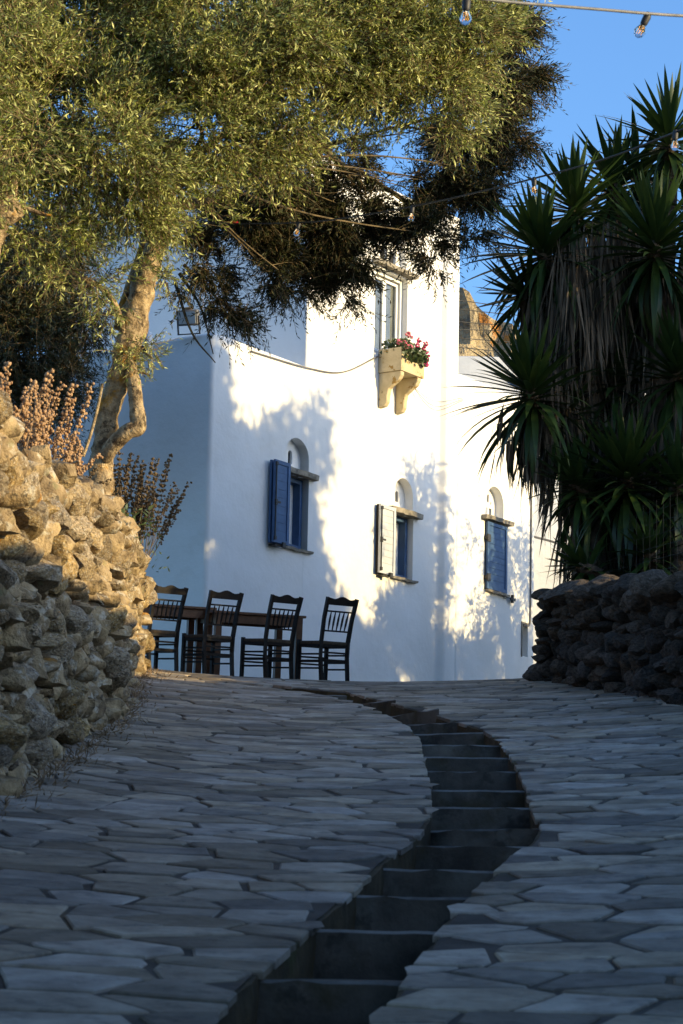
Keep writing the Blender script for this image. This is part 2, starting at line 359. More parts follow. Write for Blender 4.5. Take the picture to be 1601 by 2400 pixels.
for idx, s in enumerate(seeds):
    if not visible(s.x, s.y): continue
    sd = side_of(s.x, s.y)
    if sd == 0:
        # move seed to the nearer bank
        l = edge_x(L_, s.y); r = edge_x(R_, s.y)
        if min(s.x-l, r-s.x) > .07: continue
        sd = -1 if s.x-l < r-s.x else 1
    dd = np.hypot(sarr[:, 0]-s.x*SX, sarr[:, 1]-s.y); near = np.argsort(dd)[1:22]
    poly = [Vector((s.x+a, s.y+b)) for a, b in ((-.75, -.55), (.75, -.55), (.75, .55), (-.75, .55))]
    jt = random.uniform(.004, .014)
    for j in near:
        q = seeds[j]; dlt = Vector(((q.x-s.x)*SX*SX, q.y-s.y)); mid = (q+s)/2
        nr = dlt.normalized(); ds = (q-s).length
        mid = mid+(q-s).normalized()*((WT[idx]-WT[int(j)])/(2*max(ds, .2))); an = .15*phash(idx, int(j))
        nr = Vector((nr.x*math.cos(an)-nr.y*math.sin(an), nr.x*math.sin(an)+nr.y*math.cos(an))); poly = clip(poly, mid-nr*jt, nr)
        if len(poly) < 3: break
    if len(poly) < 3: continue
    E = L_ if sd < 0 else R_
    for a, b in zip(E, E[1:]):
        a2 = Vector((a.x, a.y)); b2 = Vector((b.x, b.y)); m2 = (a2+b2)/2
        if (m2-s).length > 1.7: continue
        t = b2-a2; nr = Vector((t.y, -t.x)).normalized()*(1 if sd < 0 else -1)
        if any((v-a2).dot(nr) > -.0 and -.05 < (v-a2).dot(t)/t.length_squared < 1.05 for v in poly) and (s-a2).dot(nr) < .08:
            poly = clip(poly, a2+nr*.012, nr)
            if len(poly) < 3: break
    if len(poly) < 3: continue
    ar = abs(sum(poly[i].x*poly[(i+1) % len(poly)].y-poly[(i+1) % len(poly)].x*poly[i].y for i in range(len(poly))))/2
    if ar < .007: continue
    slabs.append((ar/(s.y**3), s, poly))
slabs.sort(key=lambda a: -a[0])
def slab_verts(s, poly):
    """outline with broken, slightly wavy edges"""
    pts = []
    for i, a in enumerate(poly):
        b = poly[(i+1) % len(poly)]; k = max(1, int((b-a).length/.16))
        for j in range(k):
            p = a.lerp(b, j/k); d = (s-p).normalized()
            pts.append(p+d*(random.uniform(-.003, .009)+(.010*random.random() if j == 0 else 0)))
    return pts
def add_slab(bm, s, poly):
    pts = slab_verts(s, poly); lift = random.uniform(-.003, .006); tx = random.uniform(-.012, .012); ty = random.uniform(-.014, .014)
    def z(p): return pz(p.x, p.y)+lift+tx*(p.x-s.x)+ty*(p.y-s.y)
    r0 = [bm.verts.new((p.x, p.y, z(p)-.03)) for p in pts]; r1 = [bm.verts.new((p.x, p.y, z(p)-.006)) for p in pts]
    r2 = []
    for p in pts:
        q = p+(s-p).normalized()*.009; r2.append(bm.verts.new((q.x, q.y, z(q))))
    n = len(pts)
    c = bm.verts.new((s.x, s.y, z(s)+.001))
    ccw = sum(pts[i].x*pts[(i+1) % n].y-pts[(i+1) % n].x*pts[i].y for i in range(n)) > 0
    def fc(*v): bm.faces.new(v if ccw else v[::-1])
    for i in range(n):
        j = (i+1) % n
        fc(r0[i], r0[j], r1[j], r1[i]); fc(r1[i], r1[j], r2[j], r2[i]); fc(r2[i], r2[j], c)
for k, (ar, s, poly) in enumerate(slabs[:300]):
    bm = bmesh.new(); add_slab(bm, s, poly); obj('paving_stone', bm, M['slab'], path)
bm = bmesh.new()
for ar, s, poly in slabs[300:]: add_slab(bm, s, poly)
slabs_stuff_mat = M['slab'].copy()
_n = slabs_stuff_mat.node_tree.nodes; _l = slabs_stuff_mat.node_tree.links
_g = _n.new('ShaderNodeNewGeometry')
for nd in [x for x in _n if x.type == 'OBJECT_INFO']:
    for lk in list(nd.outputs['Random'].links):
        t = lk.to_socket; _l.remove(lk); _l.new(_g.outputs['Random Per Island'], t)
o = obj('paving_stones', bm, slabs_stuff_mat, path); tag(o, kind='stuff')

# ---- dry stone walls
def rock_mesh(seed, sub=2, planes=13):
    r = random.Random(seed); bm = bmesh.new(); bmesh.ops.create_icosphere(bm, subdivisions=sub, radius=1)
    pl = []
    for k in range(planes):
        d = Vector((r.gauss(0, 1), r.gauss(0, 1), r.gauss(0, 1))).normalized(); pl.append((d, r.uniform(.50, .95)))
    for v in bm.verts:
        d = v.co.normalized(); rad = 1.15
        for n_, h in pl:
            c = d.dot(n_)
            if c > .1: rad = min(rad, h/c)
        rad = rad*.93+.07*.8
        v.co = d*(rad+.10*noise.noise(d*2.1+Vector((seed, 0, 0)))+.10*noise.noise(d*4.2+Vector((0, seed, 0)))+.06*noise.noise(d*9+Vector((0, 0, seed))))
    me = bpy.data.meshes.new('stone'); bm.to_mesh(me); bm.free(); smooth(me, 32); return me
def stone_set(n, m, base, sub=2):
    out = [rock_mesh(base+i, sub) for i in range(n)]
    for me in out: me.materials.append(m)
    return out
def merge_stuff(name, items, m, parent):
    """items: (mesh, matrix) joined into one part"""
    V = []; Fc = []; off = 0
    for me, mt in items:
        co = np.empty(len(me.vertices)*3, np.float32); me.vertices.foreach_get('co', co); co = co.reshape(-1, 3)
        A = np.array(mt); V.append(co @ A[:3, :3].T+A[:3, 3])
        ix = np.empty(len(me.polygons)*3, np.int32); me.loops.foreach_get('vertex_index', ix); Fc.append(ix.reshape(-1, 3)+off); off += len(co)
    me = np_mesh(name, np.concatenate(V), np.concatenate(Fc)); smooth(me, 45)
    o = link(name, me, m, parent); tag(o, kind='stuff'); return o
def build_wall(root, rows, meshes, m, limit, meshes2):
    """rows: list of (pos, scale, rot_z, weight)"""
    rows.sort(key=lambda r: -r[3])
    rest = []
    for k, (p, sc, rz, wt) in enumerate(rows):
        me = meshes[k % len(meshes)]
        mt = Matrix.Translation(p) @ Matrix.Rotation(rz, 4, 'Z') @ Matrix.Rotation(random.uniform(-.25, .25), 4, 'X') @ Matrix.Diagonal((*sc, 1))
        if k < limit:
            o = link('stone', me, None, root); o.matrix_local = mt
        else: rest.append((meshes2[k % len(meshes2)], mt))
    if rest: merge_stuff('small_stones', rest, m, root)

# left wall: runs along the path
random.seed(11)
lw = [gnd(0, 1890), gnd(150, 1787), gnd(296, 1685), gnd(318, 1600)]
lw_y = [5.0]+[p.y for p in lw]+[28.6]; lw_x = [-1.95]+[p.x for p in lw]+[lw[-1].x-.03]
def lwx(y): return float(np.interp(y, lw_y, lw_x))
_lt = [at(0, 1012, 15.3), at(100, 1085, 18.0), at(195, 1152, 21.3), at(265, 1182, 24.4), at(320, 1225, 26.5), at(352, 1285, 27.6)]
def lwt(y): return float(np.interp(y, [p.y for p in _lt], [p.z for p in _lt]))-.19
LW_END = 27.7
left_wall = empty('dry_stone_wall', (lwx(20), 20, pz(lwx(20), 20)))
tag(left_wall, 'tall sunlit dry stone wall with lichen, under the olive tree beside the path', 'stone wall')
rows = []; orgn = left_wall.location
y = 9.5
def lw_row(zoff, h):
    y = 9.0+random.uniform(0, .3)
    while y < LW_END:
        L = random.choice((random.uniform(.12, .22), random.uniform(.18, .40)))
        yc = y+L/2
        if yc > LW_END+.1: break
        x = lwx(yc); z = pz(x, yc)+zoff+h/2+.09*noise.noise(Vector((yc*.8, zoff*1.5, 2)))
        if z < lwt(yc)-.02:
            hh = h*random.uniform(.75, 1.45); out = random.uniform(-.14, .12)
            bat = .05-.10*(zoff/2)
            wt = (1 if yc > 12.5 else .1)*L*hh/yc*(1.0)
            rows.append((Vector((x-.27+out+bat, yc, z+random.uniform(-.06, .06)))-orgn, Vector((random.uniform(.13, .20), L*.60, hh*.62)), random.uniform(-.5, .5), wt))
        y += L*.88
z = -.05
while z < 2.5:
    h = random.uniform(.10, .215); lw_row(z, h); z += h*.86
# cap and end stones
y = 9
while y < LW_END:
    L = random.uniform(.18, .38); yc = y+L/2; x = lwx(yc)
    for dx in (-.28, -.52, -.8):
        rows.append((Vector((x+dx+random.uniform(-.06, .06), yc, lwt(yc)+random.uniform(-.08, .06)))-orgn, Vector((random.uniform(.13, .21), L*.58, random.uniform(.09, .16))), random.uniform(-.6, .6), (L*.1/yc if dx < -.2 else L*.3/yc)*(1 if yc > 12.5 else .1)))
    y += L*.85
for k in range(13):
    zz = pz(-2.1, LW_END)+.08+k*.145
    if zz > lwt(27.6): break
    for dx in (-.27, -.5, -.78):
        rows.append((Vector((lwx(LW_END)+dx+random.uniform(-.08, .1)+.012*k, LW_END+random.uniform(-.05, .12), zz))-orgn, Vector((random.uniform(.12, .2), .16, random.uniform(.09, .13))), random.uniform(-.6, .6), .03))
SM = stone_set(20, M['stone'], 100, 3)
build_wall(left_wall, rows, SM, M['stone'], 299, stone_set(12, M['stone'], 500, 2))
bm = bmesh.new(); prev = None
for y in np.linspace(8.5, LW_END-.1, 24):
    x = lwx(y)-.33; cur = [bm.verts.new((x-orgn.x, y-orgn.y, pz(x, y)-.4-orgn.z)), bm.verts.new((x-.06-orgn.x, y-orgn.y, lwt(y)-.12-orgn.z)), bm.verts.new((x-.75-orgn.x, y-orgn.y, lwt(y)-.12-orgn.z)), bm.verts.new((x-.75-orgn.x, y-orgn.y, pz(x, y)-.4-orgn.z))]
    if prev:
        for k in range(3): bm.faces.new((prev[k], prev[k+1], cur[k+1], cur[k]))
    else: bm.faces.new(cur)
    prev = cur
bm.faces.new(prev[::-1]); bmesh.ops.recalc_face_normals(bm, faces=bm.faces)
obj('earth_core', bm, M['earth'], left_wall)
sheet('terrace', -9, -2.5, 5, 28.2, 20, 40, lambda x, y: lwt(min(y, 27))-.14-.02*(x+2.5), M['earth'], .06)

# right wall
random.seed(4)
rb = [Vector((1.95, 28.3, 0)), gnd(1400, 1618), gnd(1601, 1650)]
rdir = (rb[2]-rb[1]); rdir.z = 0; rdir.normalize()
rb[0] = Vector((2.16, 27.3, 0)); rb.append(rb[2]+rdir*5)
for p in rb: p.z = pz(p.x, p.y)
right_wall = empty('dry_stone_wall', rb[1]); tag(right_wall, 'low dark shaded dry stone wall below the yuccas', 'stone wall')
rows = []; orgn = rb[1]
def rw_at(s):
    for a, b in zip(rb, rb[1:]):
        l = (b-a).length
        if s <= l or b is rb[-1]: return a.lerp(b, min(s/l, 1)), (b-a).normalized()
        s -= l
rlen = sum((b-a).length for a, b in zip(rb, rb[1:]))
def rtop(s): return .89+.10*min(s/3, 1)+.05*math.sin(s*3)
z = -.05
while z < 1.0:
    h = random.uniform(.10, .26); s = random.uniform(-.05, .1)
    while s < rlen:
        L = random.choice((random.uniform(.12, .25), random.uniform(.2, .48))); p, d = rw_at(s+L/2); nrm = Vector((d.y, -d.x, 0)).normalized()
        if nrm.y > 0: nrm = -nrm
        out = random.uniform(-.06, .06)
        if z+h/2 < rtop(s):
            q = p+nrm*(out-.12)+Vector((0, 0, z+h/2+random.uniform(-.02, .02)))+Vector((0, 0, 0))
            q.x += (.09*z+.10)*(1 if s < .3 else 0)
            wt = L*h*(1 if s < 5.5 else .05)
            rows.append((q-orgn, Vector((L*.58, random.uniform(.15, .22), h*.60*random.uniform(.85, 1.4))), math.atan2(d.y, d.x)+random.uniform(-.25, .25), wt))
        s += L*.9
    z += h*.88
s = 0
while s < rlen:
    L = random.uniform(.35, .75); p, d = rw_at(s+L/2); nrm = Vector((d.y, -d.x, 0)).normalized()
    rows.append((p-nrm*.05*(-1 if nrm.y > 0 else 1)+Vector((0, 0, rtop(s)+random.uniform(-.02, .08)))+Vector((.1 if s < .2 else 0, .15, 0))-orgn, Vector((L*.58, .27, random.uniform(.10, .17))), math.atan2(d.y, d.x)+random.uniform(-.15, .15), L*.5*(1 if s < 5.5 else .05)))
    s += L*.9
for k in range(10):
    for dx, dy in ((.02, .02), (.16, .16), (.10, .38), (.26, .05)):
        rows.append((rb[0]+Vector((dx+random.uniform(-.03, .03)+.008*k, dy, .03+.098*k))-orgn, Vector((random.uniform(.11, .16), .17, random.uniform(.06, .095))), random.uniform(-.8, .8), .08))
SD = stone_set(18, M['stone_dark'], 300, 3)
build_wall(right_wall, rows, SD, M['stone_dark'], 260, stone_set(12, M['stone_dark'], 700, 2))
bm = bmesh.new(); prev = None
for s in np.linspace(.12, rlen, 16):
    p, d = rw_at(s); nrm = Vector((d.y, -d.x, 0)).normalized()
    if nrm.y > 0: nrm = -nrm
    a = p-nrm*.16-orgn; b = p-nrm*.75-orgn
    cur = [bm.verts.new(a+Vector((0, 0, -.4))), bm.verts.new(a+Vector((0, 0, .9))), bm.verts.new(b+Vector((0, 0, .9))), bm.verts.new(b+Vector((0, 0, -.4)))]
    if prev:
        for k in range(3): bm.faces.new((prev[k], prev[k+1], cur[k+1], cur[k]))
    else: bm.faces.new(cur)
    prev = cur
bm.faces.new(prev[::-1]); bmesh.ops.recalc_face_normals(bm, faces=bm.faces)
obj('earth_core', bm, M['earth'], right_wall)
def zter(x, y): return zg(27)+.75+.05*(y-27)+.05*(x-2)
bm = bmesh.new()
tp = [Vector((2.45, 27.75, 0)), Vector((2.9, 26.4, 0)), Vector((3.6, 23.8, 0)), Vector((5.4, 19, 0)), Vector((14, 19, 0)), Vector((14, 33, 0)), Vector((3.2, 33, 0)), Vector((2.5, 29.5, 0))]
top = [bm.verts.new((p.x, p.y, zter(p.x, p.y) if p.y > 22 else zter(p.x, 24))) for p in tp]; bot = [bm.verts.new((p.x, p.y, 0)) for p in tp]
bm.faces.new(top)
for k in range(len(tp)): bm.faces.new((bot[k], bot[(k+1) % len(tp)], top[(k+1) % len(tp)], top[k]))
bmesh.ops.recalc_face_normals(bm, faces=bm.faces)
tag(obj('terrace', bm, M['earth']), kind='structure')

# ================================================================ HOUSE
PHI = R(56); D = Vector((math.cos(PHI), math.sin(PHI), 0)); N = Vector((math.sin(PHI), -math.cos(PHI), 0))
HC = at(485, 1300, 34.5); HC.z = 0
MH = Matrix(((D.x, -N.x, 0, HC.x), (D.y, -N.y, 0, HC.y), (0, 0, 1, 0), (0, 0, 0, 1)))   # local: a along face, b inward, z up
ROTH = PHI
house = empty('white_house', (HC.x, HC.y, 0), ROTH)
tag(house, 'whitewashed two storey house with blue shutters behind the chairs', 'house')
def Hl(a, b, z): return Vector((a, b, z))
ZB = 3.6
def prism(plan, z0, z1, bev, top_round=.1, dz=None, sub=.45):
    """vertical prism with rounded corners and softly uneven plaster; plan in (a,b)"""
    bm = bmesh.new(); vs = [bm.verts.new((a, b, z0)) for a, b in plan]; f = bm.faces.new(vs)
    r = bmesh.ops.extrude_face_region(bm, geom=[f]); up = [v for v in r['geom'] if isinstance(v, bmesh.types.BMVert)]
    for v in up: v.co.z = z1+(dz(v.co) if dz else 0)
    bmesh.ops.recalc_face_normals(bm, faces=bm.faces)
    es = [e for e in bm.edges if abs(e.verts[0].co.z-e.verts[1].co.z) > 1 or (e.verts[0].co.z > z0+.5 and e.verts[1].co.z > z0+.5)]
    bmesh.ops.bevel(bm, geom=es, offset=bev, segments=4, affect='EDGES', profile=.5)
    return bm
def cut(o, cutters):
    for c in cutters:
        md = o.modifiers.new('cut', 'BOOLEAN'); md.operation = 'DIFFERENCE'; md.object = c; md.solver = 'EXACT'
    dg = bpy.context.evaluated_depsgraph_get(); me = bpy.data.meshes.new_from_object(o.evaluated_get(dg))
    o.modifiers.clear(); old = o.data; o.data = me; bpy.data.meshes.remove(old)
    for c in cutters:
        d = c.data; bpy.data.objects.remove(c); bpy.data.meshes.remove(d)
    smooth(me, 32)
def box_cut(a0, a1, b1, z0, z1):
    bm = bmesh.new(); box(bm, a0, a1, -.6, b1, z0, z1); return obj('cutter', bm, None, house)
def arch_pts(a0, a1, z0, z1, n=12):
    c = (a0+a1)/2; r = (a1-a0)/2; pts = [(a0, z0), (a1, z0)]; zr = z1-r
    for k in range(n+1):
        t = math.pi*k/n; pts.append((c+r*math.cos(t), zr+r*math.sin(t)))
    return pts
def arch_cut(a0, a1, b1, z0, z1):
    bm = bmesh.new(); pts = arch_pts(a0, a1, z0, z1)
    f = bm.faces.new([bm.verts.new((a, -.6, z)) for a, z in pts]); r = bmesh.ops.extrude_face_region(bm, geom=[f])
    bmesh.ops.translate(bm, vec=(0, b1+.6, 0), verts=[v for v in r['geom'] if isinstance(v, bmesh.types.BMVert)])
    bmesh.ops.recalc_face_normals(bm, faces=bm.faces); return obj('cutter', bm, None, house)
A_T, A_P, A_R, A_E = 2.27, 5.95, 6.36, 8.84
Z_L, Z_T, Z_E = 9.02, 12.34, 9.78
# windows: (a0, a1, z0, z1, niche a0, a1, z0, z1)
W1 = (1.74, 2.40, 6.27, 7.34, 1.80, 2.39, 7.44, 7.90)
W2 = (4.60, 5.25, 6.25, 7.24, 4.70, 5.23, 7.33, 7.82)
W3 = (7.20, 7.84, 6.40, 7.54, 7.26, 7.79, 7.62, 8.13)
W4 = (4.06, 4.98, 9.62, 10.98, 4.14, 4.92, 11.10, 11.62)
lower = obj('wall', prism([(0, 0), (A_T+.6, 0), (A_T+.6, 6), (0, 6)], ZB, Z_L, .07), M['plaster'], house)
lower.data.name = 'lower_wall'
cut(lower, [box_cut(W1[0], W1[1], .42, W1[2], W1[3]), arch_cut(*W1[4:6], .26, *W1[6:])])
tower = obj('wall', prism([(A_T, -.003), (A_P, -.003), (A_P+.07, -.12), (A_R, -.12), (A_R, 5), (A_T, 5)], ZB, Z_T, .04), M['plaster'], house)
cut(tower, [box_cut(W1[0], W1[1], .42, W1[2], W1[3]), arch_cut(*W1[4:6], .26, *W1[6:]), box_cut(W2[0], W2[1], .42, W2[2], W2[3]), arch_cut(*W2[4:6], .26, *W2[6:]), box_cut(W4[0], W4[1], .42, W4[2], W4[3]), arch_cut(*W4[4:6], .2, *W4[6:])])
ext = obj('wall', prism([(A_R-.02, -.123), (A_E, -.123), (A_E, 5), (A_R-.02, 5)], ZB, Z_E, .05), M['plaster'], house)
cut(ext, [box_cut(W3[0], W3[1], .42, W3[2], W3[3]), arch_cut(*W3[4:6], .2, *W3[6:]), box_cut(8.40, 8.62, .1, 5.48, 6.02)])

def lintel(par, a0, a1, z, th, out, b0=0, name='lintel'):
    bm = bmesh.new(); n = 9; rows = []
    for k in range(n+1):
        t = k/n; a = a0+(a1-a0)*t; q = Vector((a*5, z, b0)); j = .022*noise.noise(q*1.7); j2 = .03*noise.noise(q*2.1+Vector((5, 0, 0)))
        rows.append([bm.verts.new((a, b0-out+j2, z-th/2+j)), bm.verts.new((a, b0-out+j2*.6-.01, z+th/2+j*.6)), bm.verts.new((a, b0+.1, z+th/2)), bm.verts.new((a, b0+.1, z-th/2))])
    for p, q in zip(rows, rows[1:]):
        for k in range(4): bm.faces.new((p[k], p[(k+1) % 4], q[(k+1) % 4], q[k]))
    bm.faces.new(rows[0][::-1]); bm.faces.new(rows[-1]); bmesh.ops.recalc_face_normals(bm, faces=bm.faces)
    return obj(name, bm, M['slate'], par, 35)
def ring(bm, a0, a1, z0, z1, b0, b1, w):
    box(bm, a0, a0+w, b0, b1, z0, z1); box(bm, a1-w, a1, b0, b1, z0, z1)
    box(bm, a0+w+.0005, a1-w-.0005, b0+.001, b1-.001, z0, z0+w); box(bm, a0+w+.0005, a1-w-.0005, b0+.001, b1-.001, z1-w, z1)
def shutter(par, a0, a1, z0, z1, b, m, slats=9, latch=True, th=.035):
    """panelled shutter leaf: frame members, recessed boards, iron bolt"""
    bm = bmesh.new(); ring(bm, a0, a1, z0, z1, b, b+th, .055)
    sh = obj('shutter', bm, m, par)
    bm = bmesh.new(); zz = np.linspace(z0+.056, z1-.056, slats+1)
    for p, q in zip(zz, zz[1:]): box(bm, a0+.056, a1-.056, b+.014, b+th-.006, p+.003, q-.003)
    box(bm, a0+.056, a1-.056, b+.020, b+th-.008, z0+.056, z1-.056)
    obj('shutter_board', bm, m, par)
    return sh
def window(w, b0, style):
    a0, a1, z0, z1 = w[:4]
    bm = bmesh.new()
    cm = M['white_frame'] if style == 4 else M['blue']
    ring(bm, a0+.01, a1-.01, z0+.02, z1-.01, b0+(.10 if style < 4 else .10), b0+(.27 if style < 4 else .16), .065 if style < 4 else .045)
    win = obj('window', bm, cm, house)
    bm = bmesh.new(); i0, i1, j0, j1 = a0+.08, a1-.08, z0+.09, z1-.08
    bs = b0+(.25 if style < 4 else .145)
    mid = (i0+i1)/2
    if style == 4:
        ring(bm, i0, mid-.003, j0, j1, bs-.012, bs+.02, .042); ring(bm, mid+.003, i1, j0, j1, bs-.012, bs+.02, .042)
    else:
        ring(bm, i0, i1, j0, j1, bs-.03, bs+.04, .085)
    obj('sash', bm, M['white_frame'], win)
    bm = bmesh.new(); box(bm, i0+.03, i1-.03, bs+.012, bs+.018, j0+.03, j1-.03); obj('pane', bm, M['pane'], win)
    bm = bmesh.new()
    if style == 4:
        n = 40; rows = []
        for k in range(n+1):
            a = i0+(i1-i0)*k/n; rows.append([bm.verts.new((a, bs+.04+.012*math.sin(k*1.9)+.006*math.sin(k*.7), z)) for z in (j0, j1)])
        for p, q in zip(rows, rows[1:]): bm.faces.new((p[0], q[0], q[1], p[1]))
        obj('curtain', bm, M['curtain'], win, True); bm = bmesh.new()
    box(bm, a0+.005, a1-.005, b0+.385, b0+.405, z0+.005, z1-.005); obj('dark_backing', bm, M['dark'], win)  # near-black sheet painted in place of the unlit room
    # lintel, sill and blind arch above
    if style == 4: lintel(win, a0-.10, a1+.12, z1+.06, .06, .12, b0)
    else: lintel(win, a0-.06 if style == 1 else a0-.1, a1+.12, z1+.035, .075 if style < 3 else .06, .10, b0)
    if style < 4: lintel(win, a0+.02, a1+.07, z0-.012, .035, .06, b0, 'sill')
    n0, n1, m0, m1 = w[4:]
    pts = arch_pts(n0-.005, n1+.005, m0-.02, m1+.005); bk = b0+(.15 if style < 4 else .1)
    bm = bmesh.new(); f = bm.faces.new([bm.verts.new((a, bk, z)) for a, z in pts]); r = bmesh.ops.extrude_face_region(bm, geom=[f])
    bmesh.ops.translate(bm, vec=(0, .05, 0), verts=[v for v in r['geom'] if isinstance(v, bmesh.types.BMVert)]); bmesh.ops.recalc_face_normals(bm, faces=bm.faces)
    ty = obj('tympanum', bm, M['plaster'], win)
    c = (n0+n1)/2; holes = {1: [(c-.02, m0+.10, .10, .20)], 2: [(c-.01, m0+.14, .09, .17)], 3: [(c-.07, m0+.05, .08, .13), (c+.06, m0+.05, .08, .13), (c-.02, m0+.27, .07, .13), (c+.10, m0+.24, .03, .05)], 4: [(c-.20, m0+.06, .19, .22), (c+.06, m0+.06, .19, .22)]}[style]
    cs = []
    for (x, z, ww, hh) in holes:
        cs.append(box_cut(x, x+ww, bk+.045, z, z+hh) if style in (3, 4) else arch_cut(x, x+ww, bk+.045, z, z+hh))
    cut(ty, cs)
    for (x, z, ww, hh) in holes:
        bm = bmesh.new(); box(bm, x-.003, x+ww+.003, bk+.043, bk+.049, z-.003, z+hh+.003); obj('hole_backing', bm, M['dark'], win)  # near-black plate paints the shade inside each hole
    return win
win1 = window(W1, 0, 1); win2 = window(W2, -.003, 2); win3 = window(W3, -.123, 3); win4 = window(W4, -.003, 4)
def iron_bolt(par, a, z0, z1, b):
    bm = bmesh.new(); box(bm, a-.007, a+.007, b-.02, b-.006, z0, z1)
    zc = (z0+z1)/2-.02; box(bm, a-.03, a+.09, b-.035, b-.018, zc-.012, zc+.014); box(bm, a-.02, a+.02, b-.03, b-.003, zc-.04, zc+.04)
    for z in (z0+.03, z1-.03): box(bm, a-.02, a+.02, b-.028, b-.004, z-.025, z+.025)
    obj('bolt', bm, M['iron'], par)
for wn, w, b0, m in ((win1, W1, 0, M['blue']), (win2, W2, -.003, M['pale'])):
    so_ = .145 if w is W1 else .105; a1 = w[0]-.005; a0 = a1-(.38 if w is W1 else .43); z0 = w[2]-.02; z1 = w[3]+.10 if w is W1 else w[3]+.04
    shutter(wn, a0, a1, z0, z1, b0-so_, m); 
    shutter(wn, a0+.012, a1+.0, z0, z1, b0-so_+(.07 if w is W1 else .048), M['blue'] if w is W1 else M['chair'])
    iron_bolt(wn, a0+.02, z0+.03, z1-.03, b0-so_)
    bm = bmesh.new()
    for dz in (.0,): box(bm, a0+.08, a0+.24, b0-.12, b0+.02, z0-.035, z0-.012); 
    box(bm, a0+.20, a0+.27, b0-.17, b0-.13, z0-.045, z0+.02); obj('shutter_stay', bm, M['iron'], wn)
# third window: closed leaf tilted a little out of its frame
sb = -.123
sh = shutter(win3, W3[0]+.02, W3[1]+.01, W3[2]+.02, W3[3]-.03, sb-.05, M['blue'], 10)
bm = bmesh.new()
for z in (W3[2]+.2, W3[3]-.3): box(bm, W3[0]-.0, W3[0]+.09, sb-.07, sb-.045, z-.06, z+.06); box(bm, W3[0]-.01, W3[0]+.03, sb-.075, sb, z-.03, z+.03)
obj('hinge', bm, M['iron'], win3)
bm = bmesh.new(); box(bm, W3[1]+.0, W3[1]+.22, sb-.05, sb-.035, W3[2]-.05, W3[2]-.035); box(bm, W3[1]+.16, W3[1]+.20, sb-.07, sb-.03, W3[2]-.11, W3[2]+.02); box(bm, W3[1]+.12, W3[1]+.26, sb-.065, sb-.04, W3[2]-.075, W3[2]-.03)
obj('shutter_stay', bm, M['iron'], win3)
# cable down the right part of the wall into the little recess
bm = bmesh.new(); tube(bm, [(8.66, sb-.018, Z_E-.1), (8.68, sb-.018, 8.6), (8.675, sb-.018, 7.2), (8.67, sb-.018, 6.35), (8.655, sb-.02, 6.05), (8.57, sb-.02, 5.985), (8.47, sb+.0, 5.98)], [.014]*7, 6, 5)
obj('wall_cable', bm, M['greycable'], house, True)
bm = bmesh.new(); box(bm, 8.395, 8.41, sb-.02, sb+.08, 5.46, 6.04); box(bm, 8.41, 8.62, sb-.015, sb+.06, 6.0, 6.035); obj('meter_recess', bm, M['slate'], house)
bm = bmesh.new(); tube(bm, [(A_T-1.4, -.02, Z_L-.1), (A_T, -.03, 8.98), (3.2, -.03, 9.12), (4.16, -.03, 9.58)], [.012]*4, 6, 6); obj('wall_cable', bm, M['greycable'], house, True)
for sag in (.12, .2, .26):
    bm = bmesh.new(); tube(bm, [(4.95, -.05, 9.3+sag*.3), (5.6, -.12, 9.28-sag), (A_R+.1, -.14, 9.42-sag*.3)], [.004]*3, 5, 6); obj('wall_cable', bm, M['greycable'], house, True)

# flood lamp on the parapet corner
fl = empty('flood_lamp', MH @ Vector((-.12, .35, Z_L))); tag(fl, 'grey square flood lamp on the parapet corner of the white house', 'lamp')
fl.rotation_euler = (R(14), 0, R(-18))
bm = bmesh.new(); box(bm, -.15, .15, -.02, .09, .09, .31, bev=.012); obj('housing', bm, M['greycable'], fl, 30)
bm = bmesh.new(); box(bm, -.125, .125, -.026, -.019, .115, .285); obj('lens', bm, M['lens'], fl)
bm = bmesh.new(); box(bm, -.165, -.152, .0, .04, -.02, .22); box(bm, .152, .165, .0, .04, -.02, .22); box(bm, -.165, .165, .0, .04, -.035, -.02); obj('bracket', bm, M['iron'], fl)
bm = bmesh.new(); box(bm, -.05, .06, .02, .08, .312, .35, bev=.01); obj('junction_box', bm, M['dry_stem'], fl)
# oval white lamp on the wall end beside the trunk
p = at(350, 803, 33.0)
wl = empty('wall_lamp', p, R(-30)); tag(wl, 'small white oval lamp with black holder beside the olive trunk', 'lamp')
bm = bmesh.new(); bmesh.ops.create_uvsphere(bm, u_segments=16, v_segments=10, radius=1); bmesh.ops.scale(bm, vec=(.05, .07, .15), verts=bm.verts); obj('lamp_shade', bm, M['white_frame'], wl, True)
bm = bmesh.new(); box(bm, -.12, -.03, -.02, .03, -.13, -.04, bev=.01); tube(bm, [(-.1, 0, -.1), (-.11, .1, -.12), (-.1, .2, -.16)], [.016]*3, 6, 4); obj('holder', bm, M['iron'], wl)

